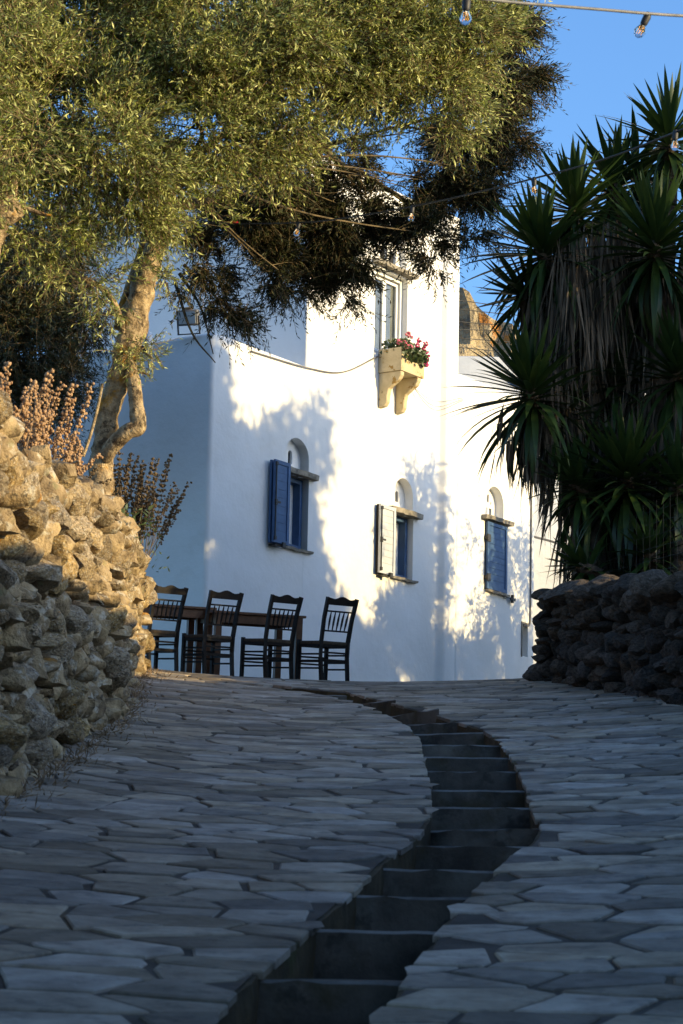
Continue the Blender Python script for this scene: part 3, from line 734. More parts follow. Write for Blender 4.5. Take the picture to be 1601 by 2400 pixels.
# flower box on two console brackets
fb = empty('flower_box', MH @ Vector((4.18, 0, 9.32)), ROTH); tag(fb, 'ochre concrete flower box on two curved brackets under the tower window', 'flower box')
BW, BD, BH = .66, .42, .36
bm = bmesh.new()
box(bm, 0, BW, -BD, -BD+.05, 0, BH); box(bm, 0, .05, -BD+.05, -.004, 0, BH); box(bm, BW-.05, BW, -BD+.05, -.004, 0, BH); box(bm, .05, BW-.05, -BD+.05, -.004, 0, .05)
bmesh.ops.remove_doubles(bm, verts=bm.verts, dist=.0005)
obj('box', bm, M['boxc'], fb)
bm = bmesh.new(); box(bm, .05, BW-.05, -BD+.05, -.01, .05, BH-.06); obj('soil', bm, M['earth'], fb)
for a in (.02, .50):
    bm = bmesh.new()
    prof = [(0, -.003), (-BD+.02, -.003), (-BD+.02, -.06), (-BD+.06, -.13), (-BD+.14, -.18), (-.18, -.25), (-.155, -.36), (-.15, -.46), (-.11, -.52), (0, -.54)]
    f = bm.faces.new([bm.verts.new((a, b-.002, z)) for b, z in prof]); r = bmesh.ops.extrude_face_region(bm, geom=[f])
    bmesh.ops.translate(bm, vec=(.10, 0, 0), verts=[v for v in r['geom'] if isinstance(v, bmesh.types.BMVert)]); bmesh.ops.recalc_face_normals(bm, faces=bm.faces)
    bmesh.ops.bevel(bm, geom=bm.edges[:], offset=.008, segments=1, affect='EDGES')
    obj('bracket', bm, M['boxc'], fb)
bm = bmesh.new(); box(bm, BW+.004, BW+.05, -.3, -.05, -.02, .22, bev=.02); obj('side_stone', bm, M['slate'], fb, 30)
def quad_leaves(P, DIR, NRM, L, W):
    """diamond leaf per row of arrays -> verts, faces"""
    S_ = np.cross(DIR, NRM); S_ /= np.linalg.norm(S_, axis=1)[:, None]+1e-9
    L = L[:, None]; W = W[:, None]
    a = P; b = P+DIR*L*.42+S_*W*.5; c = P+DIR*L; d = P+DIR*L*.42-S_*W*.5
    V = np.stack([a, b, c, d], 1).reshape(-1, 3); F_ = np.arange(len(P)*4).reshape(-1, 4); return V, F_
def rand_dir(n):
    v = rng.normal(size=(n, 3)); return v/np.linalg.norm(v, axis=1)[:, None]
def geranium(a0, a1, heads, pm, label):
    t = empty('geranium', MH @ Vector(((a0+a1)/2, -.22, 9.64)), ROTH); tag(t, label, 'geranium', 'geraniums in the flower box')
    n = 380; wd = (a1-a0)
    P = np.stack([rng.uniform(-wd/2, wd/2, n), rng.uniform(-.24, .18, n), rng.uniform(-.03, .17, n)], 1)
    edge = rng.random(n) < .25; P[edge, 1] = -.25; P[edge, 2] = rng.uniform(-.14, .05, edge.sum())
    V, Fc = quad_leaves(P, rand_dir(n), rand_dir(n), rng.uniform(.05, .08, n), rng.uniform(.05, .075, n)); link('foliage', np_mesh('foliage', V, Fc), M['green'], t)['kind'] = 'stuff'
    for (x, y, z) in heads:
        bm = bmesh.new(); tube(bm, [(x*.7, y*.7, 0), (x*.9, y*.9, z*.6), (x, y, z)], [.006]*3, 4, 3); st = obj('flower_stem', bm, M['green'], t)
        bm = bmesh.new()
        for k in range(11):
            d = Vector(rand_dir(1)[0]); c = Vector((x, y, z))+d*.034
            r = bmesh.ops.create_icosphere(bm, subdivisions=1, radius=.020); bmesh.ops.scale(bm, vec=(1, 1, .7), verts=r['verts']); bmesh.ops.translate(bm, vec=c, verts=r['verts'])
        obj('flower_head', bm, pm, st)
geranium(4.18, 4.50, [(-.13, -.22, .10), (-.10, -.26, .04), (.02, -.2, .28), (.04, -.24, .08), (.12, -.18, .26), (-.16, -.15, .12)], M['pink'], 'salmon pink geranium in the left half of the flower box')
geranium(4.50, 4.84, [(-.08, -.22, .16), (.02, -.2, .26), (.10, -.24, .13), (.17, -.26, .05), (.15, -.25, -.05), (.10, -.27, -.12), (.2, -.2, .24), (.19, -.22, -.02)], M['magenta'], 'magenta geranium spilling over the right half of the flower box')

# ---- other buildings
bb = empty('white_wall', at(1090, 900, 46)); tag(bb, 'grey stained white rooftop wall between the house and the rocks', 'wall')
p0 = at(1040, 838, 47); p1 = at(1480, 846, 47)
bm = bmesh.new(); box(bm, p0.x-bb.location.x-.6, p1.x-bb.location.x, 0.8, 1.2, -4.5, p0.z-bb.location.z, bev=.06); obj('wall', bm, M['greywash'], bb, 30)
rw = empty('ramp_wall', at(1310, 1330, 45)); tag(rw, 'white curved ramp wall with a dark handrail right of the house', 'wall')
bm = bmesh.new(); o0 = rw.location
prof = [at(1230, 1268, 45), at(1290, 1285, 45), at(1320, 1310, 45), at(1345, 1338, 45), at(1385, 1358, 45), at(1450, 1364, 45)]
rows = []
for q in catmull(prof, 5):
    q = q-o0; rows.append([bm.verts.new((q.x, -.15, -2.2)), bm.verts.new((q.x, -.15, q.z-.02)), bm.verts.new((q.x, .0, q.z)), bm.verts.new((q.x, .25, q.z-.03)), bm.verts.new((q.x, .25, -2.2))])
for a, b in zip(rows, rows[1:]):
    for k in range(4): bm.faces.new((a[k], a[k+1], b[k+1], b[k]))
bm.faces.new(rows[0]); bm.faces.new(rows[-1][::-1]); bmesh.ops.recalc_face_normals(bm, faces=bm.faces); obj('coping', bm, M['plaster'], rw, 40)
bm = bmesh.new(); box(bm, -2.0, 3.2, 1.5, 2.0, -3, 3.6, bev=.06); obj('wall', bm, M['plaster'], rw, 30)
bm = bmesh.new(); tube(bm, [(q-o0)+Vector((.12, .05, .10)) for q in prof], [.022]*6, 6, 5); obj('handrail', bm, M['greycable'], rw, True)

# granite outcrop far behind
def outcrop():
    yy = 75; bm = bmesh.new()
    prof = [(880, 640), (1000, 655), (1062, 664), (1098, 672), (1112, 690), (1120, 715), (1150, 742), (1180, 752), (1212, 762), (1225, 790), (1300, 830), (1420, 860), (1600, 880)]
    P = [at(u, v, yy) for u, v in prof]; n = 60; rows = []
    us = [p.x for p in P]; zs = [p.z for p in P]
    for i in range(n+1):
        x = us[0]+(us[-1]-us[0])*i/n; zt = float(np.interp(x, us, zs)); col = []
        for j in range(26):
            t = j/25
            z = zt*(1-max(0, t-.12)/.88)+2*max(0, t-.12)/.88 if t > .12 else zt
            b = -6*max(0, t-.12)**.7 if t > .12 else 5*(1-t/.12)
            q = Vector((x, yy+b, z)); q += Vector((noise.noise(q*.35)*.5, 1.3*noise.noise(q*.28)+.7*noise.noise(q*.8)+.3*noise.noise(q*2.1), (.25*noise.noise(q*.9)) if t > .02 else .2*noise.noise(q*1.6)))
            col.append(bm.verts.new(q))
        rows.append(col)
    for a, b in zip(rows, rows[1:]):
        for k in range(25): bm.faces.new((a[k], a[k+1], b[k+1], b[k]))
    bmesh.ops.recalc_face_normals(bm, faces=bm.faces)
    return tag(obj('rocky_hill', bm, M['rock'], None, 35), kind='structure')
outcrop()

# overhead wires in front of the rocks
for k, (v0, v1) in enumerate(((694, 708), (716, 726), (748, 752), (770, 764), (786, 790), (806, 815))):
    bm = bmesh.new(); a = at(1000, v0, 52); b = at(1500, v1+(v1-v0)*1.6, 56); mid = (a+b)/2-Vector((0, 0, .12))
    tube(bm, [a, mid, b], [.010]*3, 5, 8); o = obj('overhead_wire', bm, M['cable'], None, True)
    tag(o, ['thin overhead wire highest across the blue sky by the rocks', 'thin overhead wire second from the top by the rocks', 'overhead wire crossing the upper part of the rock face', 'overhead wire rising to the right across the rock face', 'overhead wire crossing the middle of the rock face', 'lowest overhead wire, just above the white rooftop wall'][k], 'wire', 'overhead wires in front of the rocks')

# ================================================================ FURNITURE
def make_chair():
    t = empty('taverna_chair')
    Wd, Dp, SH, BHt = .41, .38, .455, .95
    for s in (-1, 1):                                       # front legs at +y, rear posts lean back (-y)
        bm = bmesh.new(); bar(bm, (s*Wd/2, Dp/2, 0), (s*Wd/2, Dp/2, SH+.02), .036, .036); obj('leg', bm, M['chair'], t)
        bm = bmesh.new()
        tubeP = [(s*Wd*.47, -Dp/2-.03, 0), (s*Wd*.475, -Dp/2, SH*.6), (s*Wd*.48, -Dp/2-.005, SH), (s*Wd*.5, -Dp/2-.05, .72), (s*Wd*.52, -Dp/2-.115, BHt)]
        for a, b in zip(tubeP, tubeP[1:]): bar(bm, a, b, .034, .040)
        obj('back_post', bm, M['chair'], t)
    bm = bmesh.new(); box(bm, -Wd/2-.005, Wd/2+.005, -Dp/2-.01, Dp/2+.02, SH-.035, SH+.005, bev=.014)
    seat = obj('seat', bm, M['rush'], t, 35)
    bm = bmesh.new(); box(bm, -Wd/2, Wd/2, Dp/2-.012, Dp/2+.012, SH-.065, SH-.034); box(bm, -Wd/2, Wd/2, -Dp/2-.012, -Dp/2+.012, SH-.065, SH-.034)
    for s in (-1, 1): box(bm, s*Wd/2-.012, s*Wd/2+.012, -Dp/2+.013, Dp/2-.013, SH-.064, SH-.033)
    obj('seat_rail', bm, M['chair'], t)
    # crest rail with a wavy top
    bm = bmesh.new(); rows = []
    for k in range(17):
        u = k/16; x = (u-.5)*Wd*1.02; top = .93+.022*math.sin(math.pi*u)+.012*math.cos(4*math.pi*u)
        rows.append([bm.verts.new((x, -Dp/2-.115+yy, zz)) for yy, zz in ((-.012, top), (.012, top), (.02, .865), (-.004, .865))])
    for a, b in zip(rows, rows[1:]):
        for k in range(4): bm.faces.new((a[k], a[(k+1) % 4], b[(k+1) % 4], b[k]))
    bm.faces.new(rows[0]); bm.faces.new(rows[-1][::-1]); bmesh.ops.recalc_face_normals(bm, faces=bm.faces); obj('crest_rail', bm, M['chair'], t)
    for z, y in ((.795, -Dp/2-.078), (.575, -Dp/2-.022)):
        bm = bmesh.new(); bar(bm, (-Wd*.49, y, z), (Wd*.49, y, z), .022, .018); obj('back_rail', bm, M['chair'], t)
    for k in range(5):
        x = (k-2)*.064; bm = bmesh.new()
        tube(bm, [(x*.92, -Dp/2-.022, .58), (x*.95, -Dp/2-.04, .65), (x*.97, -Dp/2-.055, .71), (x, -Dp/2-.078, .79)], [.006, .012, .013, .006], 6, 3); obj('spindle', bm, M['chair'], t)
    for s in (-1, 1):
        for z in (.15, .23, .31):
            bm = bmesh.new(); bar(bm, (s*Wd*.485, -Dp/2, z), (s*Wd/2, Dp/2, z), .02, .02 if z != .23 else .03); obj('stretcher', bm, M['chair'], t)
    for y in (-Dp/2-.01, Dp/2):
        for z in (.20, .28) if y > 0 else (.24, .33):
            bm = bmesh.new(); bar(bm, (-Wd*.48, y, z), (Wd*.48, y, z), .02, .02 if z != .24 else .032); obj('stretcher', bm, M['chair'], t)
    return t
def copy_tree(o, parent=None):
    c = o.copy(); C.objects.link(c); c.parent = parent
    for ch in o.children: copy_tree(ch, c)
    return c
chair_at = [(757+4, 28.75, 40), (630, 28.7, 42), (488, 28.6, 39), (357, 28.5, 41)]
chair_lab = ['dark wooden taverna chair standing apart, rightmost in the row of four', 'dark wooden taverna chair before the right end of the front table', 'dark wooden taverna chair between the two wooden tables', 'dark wooden taverna chair half hidden by the stone wall']
proto = None
for k, (u, y, ang) in enumerate(chair_at):
    q = at(u, 1590, y); x = q.x+.41*.47*math.cos(R(ang))
    yy = y+.13
    c = make_chair() if proto is None else copy_tree(proto)
    if proto is None: proto = c
    c.location = (x-.14-.12*math.sin(R(ang))*.5, yy+.1, pz(x, yy+.1)-.005); c.rotation_mode = 'XYZ'; c.rotation_euler = (Matrix.Rotation(R(5.4), 4, 'X') @ Matrix.Rotation(R(1.2), 4, 'Y') @ Matrix.Rotation(R(ang), 4, 'Z')).to_euler()
    tag(c, chair_lab[k], 'chair', 'taverna chairs around the tables')
def make_table(L, Wd, H):
    t = empty('taverna_table')
    bm = bmesh.new(); n = 4
    for k in range(n):
        y0 = -Wd/2+Wd*k/n
        if k: pass
        pl = bmesh.new(); box(pl, -L/2, L/2, y0+.002, y0+Wd/n-.002, H-.028, H, bev=.003); obj('plank', pl, M['table'], t)
    bm.free(); bm = bmesh.new()
    ring_ = [(-L/2+.06, L/2-.06, -Wd/2+.05, -Wd/2+.07), (-L/2+.06, L/2-.06, Wd/2-.07, Wd/2-.05), (-L/2+.06, -L/2+.08, -Wd/2+.0705, Wd/2-.0705), (L/2-.08, L/2-.06, -Wd/2+.0705, Wd/2-.0705)]
    for a, b, c, d in ring_: box(bm, a, b, c, d, H-.13, H-.0285)
    obj('apron', bm, M['table'], t)
    for sx in (-1, 1):
        for sy in (-1, 1):
            bm = bmesh.new(); box(bm, sx*(L/2-.07)-.038, sx*(L/2-.07)+.038, sy*(Wd/2-.06)-.038, sy*(Wd/2-.06)+.038, 0, H-.029, bev=.004); obj('leg', bm, M['table'], t)
    return t
for k, (u, y, ang, lab) in enumerate(((600, 29.75, 24, 'reddish brown wooden table behind the middle chairs'), (390, 29.6, 24, 'reddish brown wooden table partly hidden by the leftmost chair'))):
    t = make_table(1.15, .72, .77) if k == 0 else copy_tree(t0)
    if k == 0: t0 = t
    x = at(u, 1500, y).x-.10; t.location = (x, y, pz(x, y)-.004); t.rotation_euler = (Matrix.Rotation(R(5.4), 4, 'X') @ Matrix.Rotation(R(1.2), 4, 'Y') @ Matrix.Rotation(R(ang), 4, 'Z')).to_euler(); tag(t, lab, 'table', 'wooden tables on the terrace')

# ================================================================ FOLIAGE
def foliage_arrays(blobs, n_tw, leaves, ll, lw, droop=.35, shell=.55, seed=1, tw_len=.34, gap=.0):
    """leafy twigs spread through ellipsoid blobs; returns leaf arrays and twig arrays"""
    g = np.random.default_rng(seed)
    vol = np.array([b[1][0]*b[1][1]*b[1][2] for b in blobs])**.8; vol /= vol.sum()
    ix = g.choice(len(blobs), n_tw, p=vol)
    cen = np.array([b[0] for b in blobs])[ix]; rad = np.array([b[1] for b in blobs])[ix]
    d = g.normal(size=(n_tw, 3)); d /= np.linalg.norm(d, axis=1)[:, None]
    rr = shell+(1-shell)*g.random(n_tw)**.6
    base = cen+d*rad*rr[:, None]
    out = np.array([b[2] if len(b) > 2 else (0, 0, 0) for b in blobs], float)[ix]
    if gap:
        keep = np.array([noise.noise(Vector(b*1.9)) > gap-.5 for b in base]); base = base[keep]; d = d[keep]; out = out[keep]; n_tw = len(base)
    td = (d*.4+out*.75+np.array((.12, -.08, .22))+g.normal(size=d.shape)*.46) if np.abs(out).sum() else d*.7+g.normal(size=d.shape)*.55; td[:, 2] -= droop*g.random(n_tw)*1.6; td /= np.linalg.norm(td, axis=1)[:, None]
    tl = tw_len*g.uniform(.55, 1.3, n_tw)
    curve = g.normal(size=d.shape)*.25; curve[:, 2] -= droop*.5
    t = (np.arange(leaves)+.6)/leaves
    T = t[None, :, None]
    pos = base[:, None, :]+td[:, None, :]*tl[:, None, None]*T+curve[:, None, :]*(tl[:, None, None]*T**2)
    dirs = td[:, None, :]+2*curve[:, None, :]*T; dirs /= np.linalg.norm(dirs, axis=2)[:, :, None]
    side = g.normal(size=pos.shape); side -= (side*dirs).sum(2)[:, :, None]*dirs; side /= np.linalg.norm(side, axis=2)[:, :, None]
    ld = dirs*.75+side*.68; ld /= np.linalg.norm(ld, axis=2)[:, :, None]
    nr = g.normal(size=pos.shape)+np.array((0, 0, .5)); nr -= (nr*ld).sum(2)[:, :, None]*ld
    nr /= np.linalg.norm(nr, axis=2)[:, :, None]
    k = n_tw*leaves
    V, Fc = quad_leaves(pos.reshape(-1, 3), ld.reshape(-1, 3), nr.reshape(-1, 3), ll*g.uniform(.7, 1.25, k), lw*g.uniform(.75, 1.25, k))
    # twigs: thin triangular prisms, two segments
    m0 = base-td*.12*tl[:, None]; m1 = base+td*(tl*.5)[:, None]+curve*(tl*.25)[:, None]; m2 = base+td*tl[:, None]+curve*tl[:, None]
    s1 = np.cross(td, g.normal(size=d.shape)); s1 /= np.linalg.norm(s1, axis=1)[:, None]; s2 = np.cross(td, s1)
    tv = []
    for p, r in ((m0, .0050), (m1, .0036), (m2, .0018)):
        for a in (0, 2.094, 4.189): tv.append(p+(s1*math.cos(a)+s2*math.sin(a))*r)
    tv = np.stack(tv, 1).reshape(-1, 3); o = np.arange(n_tw)[:, None]*9; tf = []
    for s in (0, 3):
        for j in range(3): tf.append(np.concatenate([o+s+j, o+s+(j+1) % 3, o+s+3+(j+1) % 3, o+s+3+j], 1))
    return V, Fc, tv, np.concatenate(tf)
def clumps(blobs, k, seed, f0=.24, f1=.42):
    g = np.random.default_rng(seed); out = []
    for c, r in blobs:
        n = max(3, int(k*(np.prod(r)**(1/3)/.8)**1.6))
        for i in range(n):
            d = g.normal(size=3); d /= np.linalg.norm(d); q = g.uniform(.45, .98); f = g.uniform(f0, f1)
            out.append((np.asarray(c)+d*np.asarray(r)*q, np.asarray(r)*f*np.array((1, 1, .8)), d))
    return out
def crown(parent, blobs, n_tw, leaves, ll, lw, m, twigs=True, name='crown', **k):
    V, Fc, tv, tf = foliage_arrays(blobs, n_tw, leaves, ll, lw, **k)
    o = link(name, np_mesh(name, V, Fc), m, parent); o['kind'] = 'stuff'
    if twigs:
        o2 = link('twigs', np_mesh('twigs', tv, tf), M['twig'], parent); o2['kind'] = 'stuff'
    return o
def PB(u, v, y, r, ry=None, sq=.85):
    c = at(u, v, y); q = r/FPX*y; return (np.array(c), np.array((q, (ry or q), q*sq)))
def branches(parent, start, blobs, r0, m, seed=0, name='limb'):
    """limbs from a fork to blob centres"""
    g = random.Random(seed)
    bm = bmesh.new()
    for c, r in blobs:
        c = Vector(c); s = Vector(start); mid = s.lerp(c, .5)+Vector((g.uniform(-.25, .25), g.uniform(-.25, .25), g.uniform(-.1, .25)))
        tube(bm, [s, mid, c], [r0, r0*.55, r0*.22], 6, 6, .15, 4)
        for q in range(5):
            e = c+Vector((g.gauss(0, .5)*r[0], g.gauss(0, .5)*r[1], g.gauss(0, .5)*r[2])); a = mid.lerp(c, g.uniform(.3, .9))
            tube(bm, [a, a.lerp(e, .5)+Vector((0, 0, g.uniform(-.1, .1))), e], [r0*.25, r0*.14, r0*.06], 5, 4)
    return obj(name, bm, m, parent, 60)

# the big olive tree by the wall
YT = 26.2
olive = empty('olive_tree', at(235, 1180, YT)); oo = olive.location.copy()
tag(olive, 'big sunlit olive tree with lichened trunk leaning over the path', 'olive tree')
def T(u, v, y=YT): return at(u, v, y)-oo
def px(r): return r/FPX*YT
bm = bmesh.new()
tube(bm, [T(232, 1215), T(236, 1165), T(238, 1080), T(256, 970), T(284, 868), T(308, 775), T(330, 690), T(355, 605), T(384, 510), T(405, 420), T(425, 330)], [px(r) for r in (42, 32, 27, 26, 29, 33, 31, 26, 20, 17, 12)], 28, 12, .30, 6)
trunk = obj('trunk', bm, M['bark'], olive, 70)
bm = bmesh.new(); tube(bm, [T(245, 1075, YT-.1), T(268, 1040, YT-.2), T(300, 1012, YT-.28), T(324, 1000, YT-.28), T(320, 960, YT-.24), T(314, 900, YT-.16), T(300, 850, YT-.05)], [px(r) for r in (17, 20, 19, 21, 18, 17, 16)], 12, 7, .12, 6)
obj('looped_limb', bm, M['bark'], olive, 70)
bm = bmesh.new(); tube(bm, [T(284, 770, YT+.08), T(300, 700, YT+.15), T(322, 630, YT+.2), T(342, 560, YT+.25), T(350, 470, YT+.3)], [px(r) for r in (20, 18, 15, 13, 9)], 10, 6, .12, 5); obj('limb', bm, M['bark'], olive, 70)
bm = bmesh.new(); tube(bm, [T(290, 778, YT-.1), T(268, 710, YT-.3), T(228, 668, YT-.4), T(170, 640, YT-.5), T(90, 560, YT-.6)], [px(r) for r in (8, 7, 6, 5, 3)], 8, 6, .1); tube(bm, [T(228, 668, YT-.4), T(190, 672, YT-.5), T(140, 660, YT-.5)], [px(r) for r in (4, 3, 2)], 6, 4)
tube(bm, [T(240, 900, YT-.25), T(228, 960, YT-.3), T(212, 1020, YT-.3), T(195, 1070, YT-.3)], [px(4)]*4, 6, 5)
tube(bm, [T(300, 870, YT), T(330, 872, YT-.05), T(352, 880, YT-.1)], [px(5), px(4), px(2)], 6, 3)
obj('bough', bm, M['bark'], olive, 70)
lit = [(-60, 80, 240, 25), (150, 60, 230, 24.6), (380, 60, 230, 24.8), (600, 70, 230, 25), (820, 70, 215, 25.4), (1010, 100, 185, 25.8), (1110, 150, 105, 26.6),
       (0, 300, 230, 24.4), (220, 300, 220, 24.5), (450, 270, 210, 24.9), (680, 230, 180, 25.3), (870, 200, 140, 25.8), (960, 190, 120, 26.0), (780, 160, 150, 25.7), (900, 60, 150, 25.9), (1030, 270, 125, 26.5),
       (60, 500, 140, 24.6), (290, 450, 160, 25.0), (430, 480, 120, 25.6), (180, 600, 110, 25), (330, 590, 70, 25.7), (640, 380, 120, 25.8), (250, 690, 60, 26.6),
       (200, -160, 230, 25.5), (560, -160, 230, 25.5), (950, -120, 220, 26)]
litb = [PB(u, v, y, r) for u, v, r, y in lit]
dark_b = [(1150, 60, 95, 28.9), (1160, 190, 100, 29.1), (1190, 300, 78, 29.1), (1140, 400, 90, 29.1), (1065, 480, 95, 29), (800, 380, 80, 28.8), (960, 440, 60, 28.9), (1000, 560, 70, 28.9), (1030, 610, 45, 28.9), (1100, 560, 60, 29), (1100, 300, 105, 29), (1090, 150, 105, 29),
          (800, 480, 105, 28.9), (700, 520, 125, 28.8), (570, 540, 105, 28.7), (640, 640, 80, 28.8), (770, 620, 80, 28.9), (800, 680, 45, 28.9), (480, 610, 80, 28.6), (520, 710, 65, 28.5), (560, 740, 40, 28.5), (700, 670, 50, 28.8), (965, 500, 65, 28.9), (590, 440, 95, 28.7), (1020, 420, 50, 29), (880, 480, 45, 28.9), (430, 680, 40, 28.5)]
darkb = [PB(u, v, y, r) for u, v, r, y in dark_b]
loc = lambda bl: [(c-np.array(oo), r) for c, r in bl]
crown(olive, clumps(loc(litb), 19, 31), 25000, 16, .066, .0150, M['olive'], seed=3, tw_len=.34, shell=.15, droop=.12)
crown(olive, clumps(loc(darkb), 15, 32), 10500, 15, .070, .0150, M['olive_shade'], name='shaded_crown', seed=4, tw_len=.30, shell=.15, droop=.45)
branches(olive, T(405, 420), loc(litb[5:18:2]), px(11), M['limb'], 2)
branches(olive, T(425, 400), loc(darkb[::3]), px(4.5), M['limb'], 3)
bm = bmesh.new()
tube(bm, [T(395, 480), T(490, 470, 27.2), T(600, 410, 28), T(735, 345, 28.6), T(800, 385, 28.8), T(880, 425, 29), T(985, 500, 29.3)], [px(r) for r in (16, 13, 11, 9, 8, 6, 4)], 8, 7, .12)
for a, b, c in (((735, 345), (770, 440), (810, 560)), ((800, 385), (850, 470), (890, 590)), ((640, 395), (660, 500), (640, 600)), ((880, 425), (960, 480), (1000, 580)), ((420, 640), (470, 720), (500, 830)), ((410, 660), (450, 780), (505, 850)), ((430, 620), (500, 690), (540, 760))):
    tube(bm, [T(*a, 28.7), T(*b, 28.8), T(*c, 28.9)], [px(5), px(3), px(1.5)], 6, 6)
obj('limb', bm, M['limb'], olive, 70)
# small leafy shoots on the trunk
crown(olive, loc([PB(345, 820, YT-.1, 38), PB(300, 830, YT-.35, 34), PB(250, 740, YT-.3, 30), PB(380, 650, YT+.3, 30)]), 130, 12, .055, .013, M['olive'], name='trunk_shoots', seed=9, tw_len=.22, shell=.1)

# second olive, its limb enters at the left edge
ol2 = empty('olive_tree', at(-60, 900, 24.0)); o2 = ol2.location.copy(); tag(ol2, 'olive tree at the left edge with a thick orange lichened limb', 'olive tree')
def T2(u, v, y=24.): return at(u, v, y)-o2
bm = bmesh.new(); tube(bm, [T2(-70, 1150), T2(-66, 900), T2(-50, 650), T2(-20, 520), T2(20, 492), T2(46, 478)], [px(r) for r in (48, 44, 42, 40, 34, 25)], 12, 6, .2, 5); obj('trunk', bm, M['bark'], ol2, 70)
bm = bmesh.new(); tube(bm, [T2(28, 480), T2(33, 400), T2(38, 300), T2(45, 220), T2(75, 150)], [px(r) for r in (13, 9, 8, 8, 5)], 8, 6, .12); tube(bm, [T2(20, 470), T2(8, 400), T2(-10, 350)], [px(9), px(7), px(5)], 8, 5); tube(bm, [T2(40, 480), T2(95, 500), T2(120, 505)], [px(6), px(5), px(2)], 6, 4)
obj('limb', bm, M['bark'], ol2, 70)
crown(ol2, [(c-np.array(o2), r) for c, r in [PB(-200, 250, 23.5, 260), PB(-120, 30, 23.5, 240), PB(-330, 500, 24, 260), PB(60, 330, 23.2, 90), PB(-80, 420, 23.2, 110)]], 3600, 15, .072, .0145, M['olive'], seed=12)

# dense dark tree behind the wall at the left
dt = empty('evergreen_tree', at(60, 1250, 33)); o3 = dt.location.copy(); tag(dt, 'dense dark evergreen tree standing behind the left stone wall', 'tree')
bm = bmesh.new(); tube(bm, [(0, 0, -.8), (.05, 0, .8), (0, .1, 2.2)], [.16, .13, .08], 8, 5, .1); obj('trunk', bm, M['bark'], dt, 70)
crown(dt, [(c-np.array(o3), r) for c, r in [PB(70, 660, 33, 135), PB(50, 810, 33, 145), PB(150, 900, 32.8, 70), PB(185, 760, 33, 70), PB(-90, 720, 33, 180), PB(110, 950, 32.9, 60), PB(0, 930, 33, 100), PB(130, 560, 33, 110)]], 7000, 14, .075, .016, M['far_leaf'], seed=14, shell=.35)

# ---- yuccas
def yucca_leaf_mesh(k):
    g = random.Random(k); bm = bmesh.new(); n = 7; rows = []; bend = [.0, .10, .25, .5][k % 4]; tw = g.uniform(-.3, .3)
    for i in range(n+1):
        t = i/n; wd = .037*(min(1, .55+t*2.2) if t < .25 else 1)*(1-max(0, (t-.45)/.55)**1.5)+.0008
        x = t*math.cos(bend*t); z = -t*math.sin(bend*t)*t
        c, s = math.cos(tw*t), math.sin(tw*t)
        rows.append([bm.verts.new((x, yy*c, z+dz+yy*s)) for yy, dz in ((-wd, .012*(1-t)), (0, 0), (wd, .012*(1-t)))])
    for a, b in zip(rows, rows[1:]):
        bm.faces.new((a[0], b[0], b[1], a[1])); bm.faces.new((a[1], b[1], b[2], a[2]))
    me = bpy.data.meshes.new('leaf'); bm.to_mesh(me); bm.free(); smooth(me, 50); me.materials.append(M['yucca']); return me
YL = [yucca_leaf_mesh(k) for k in range(8)]
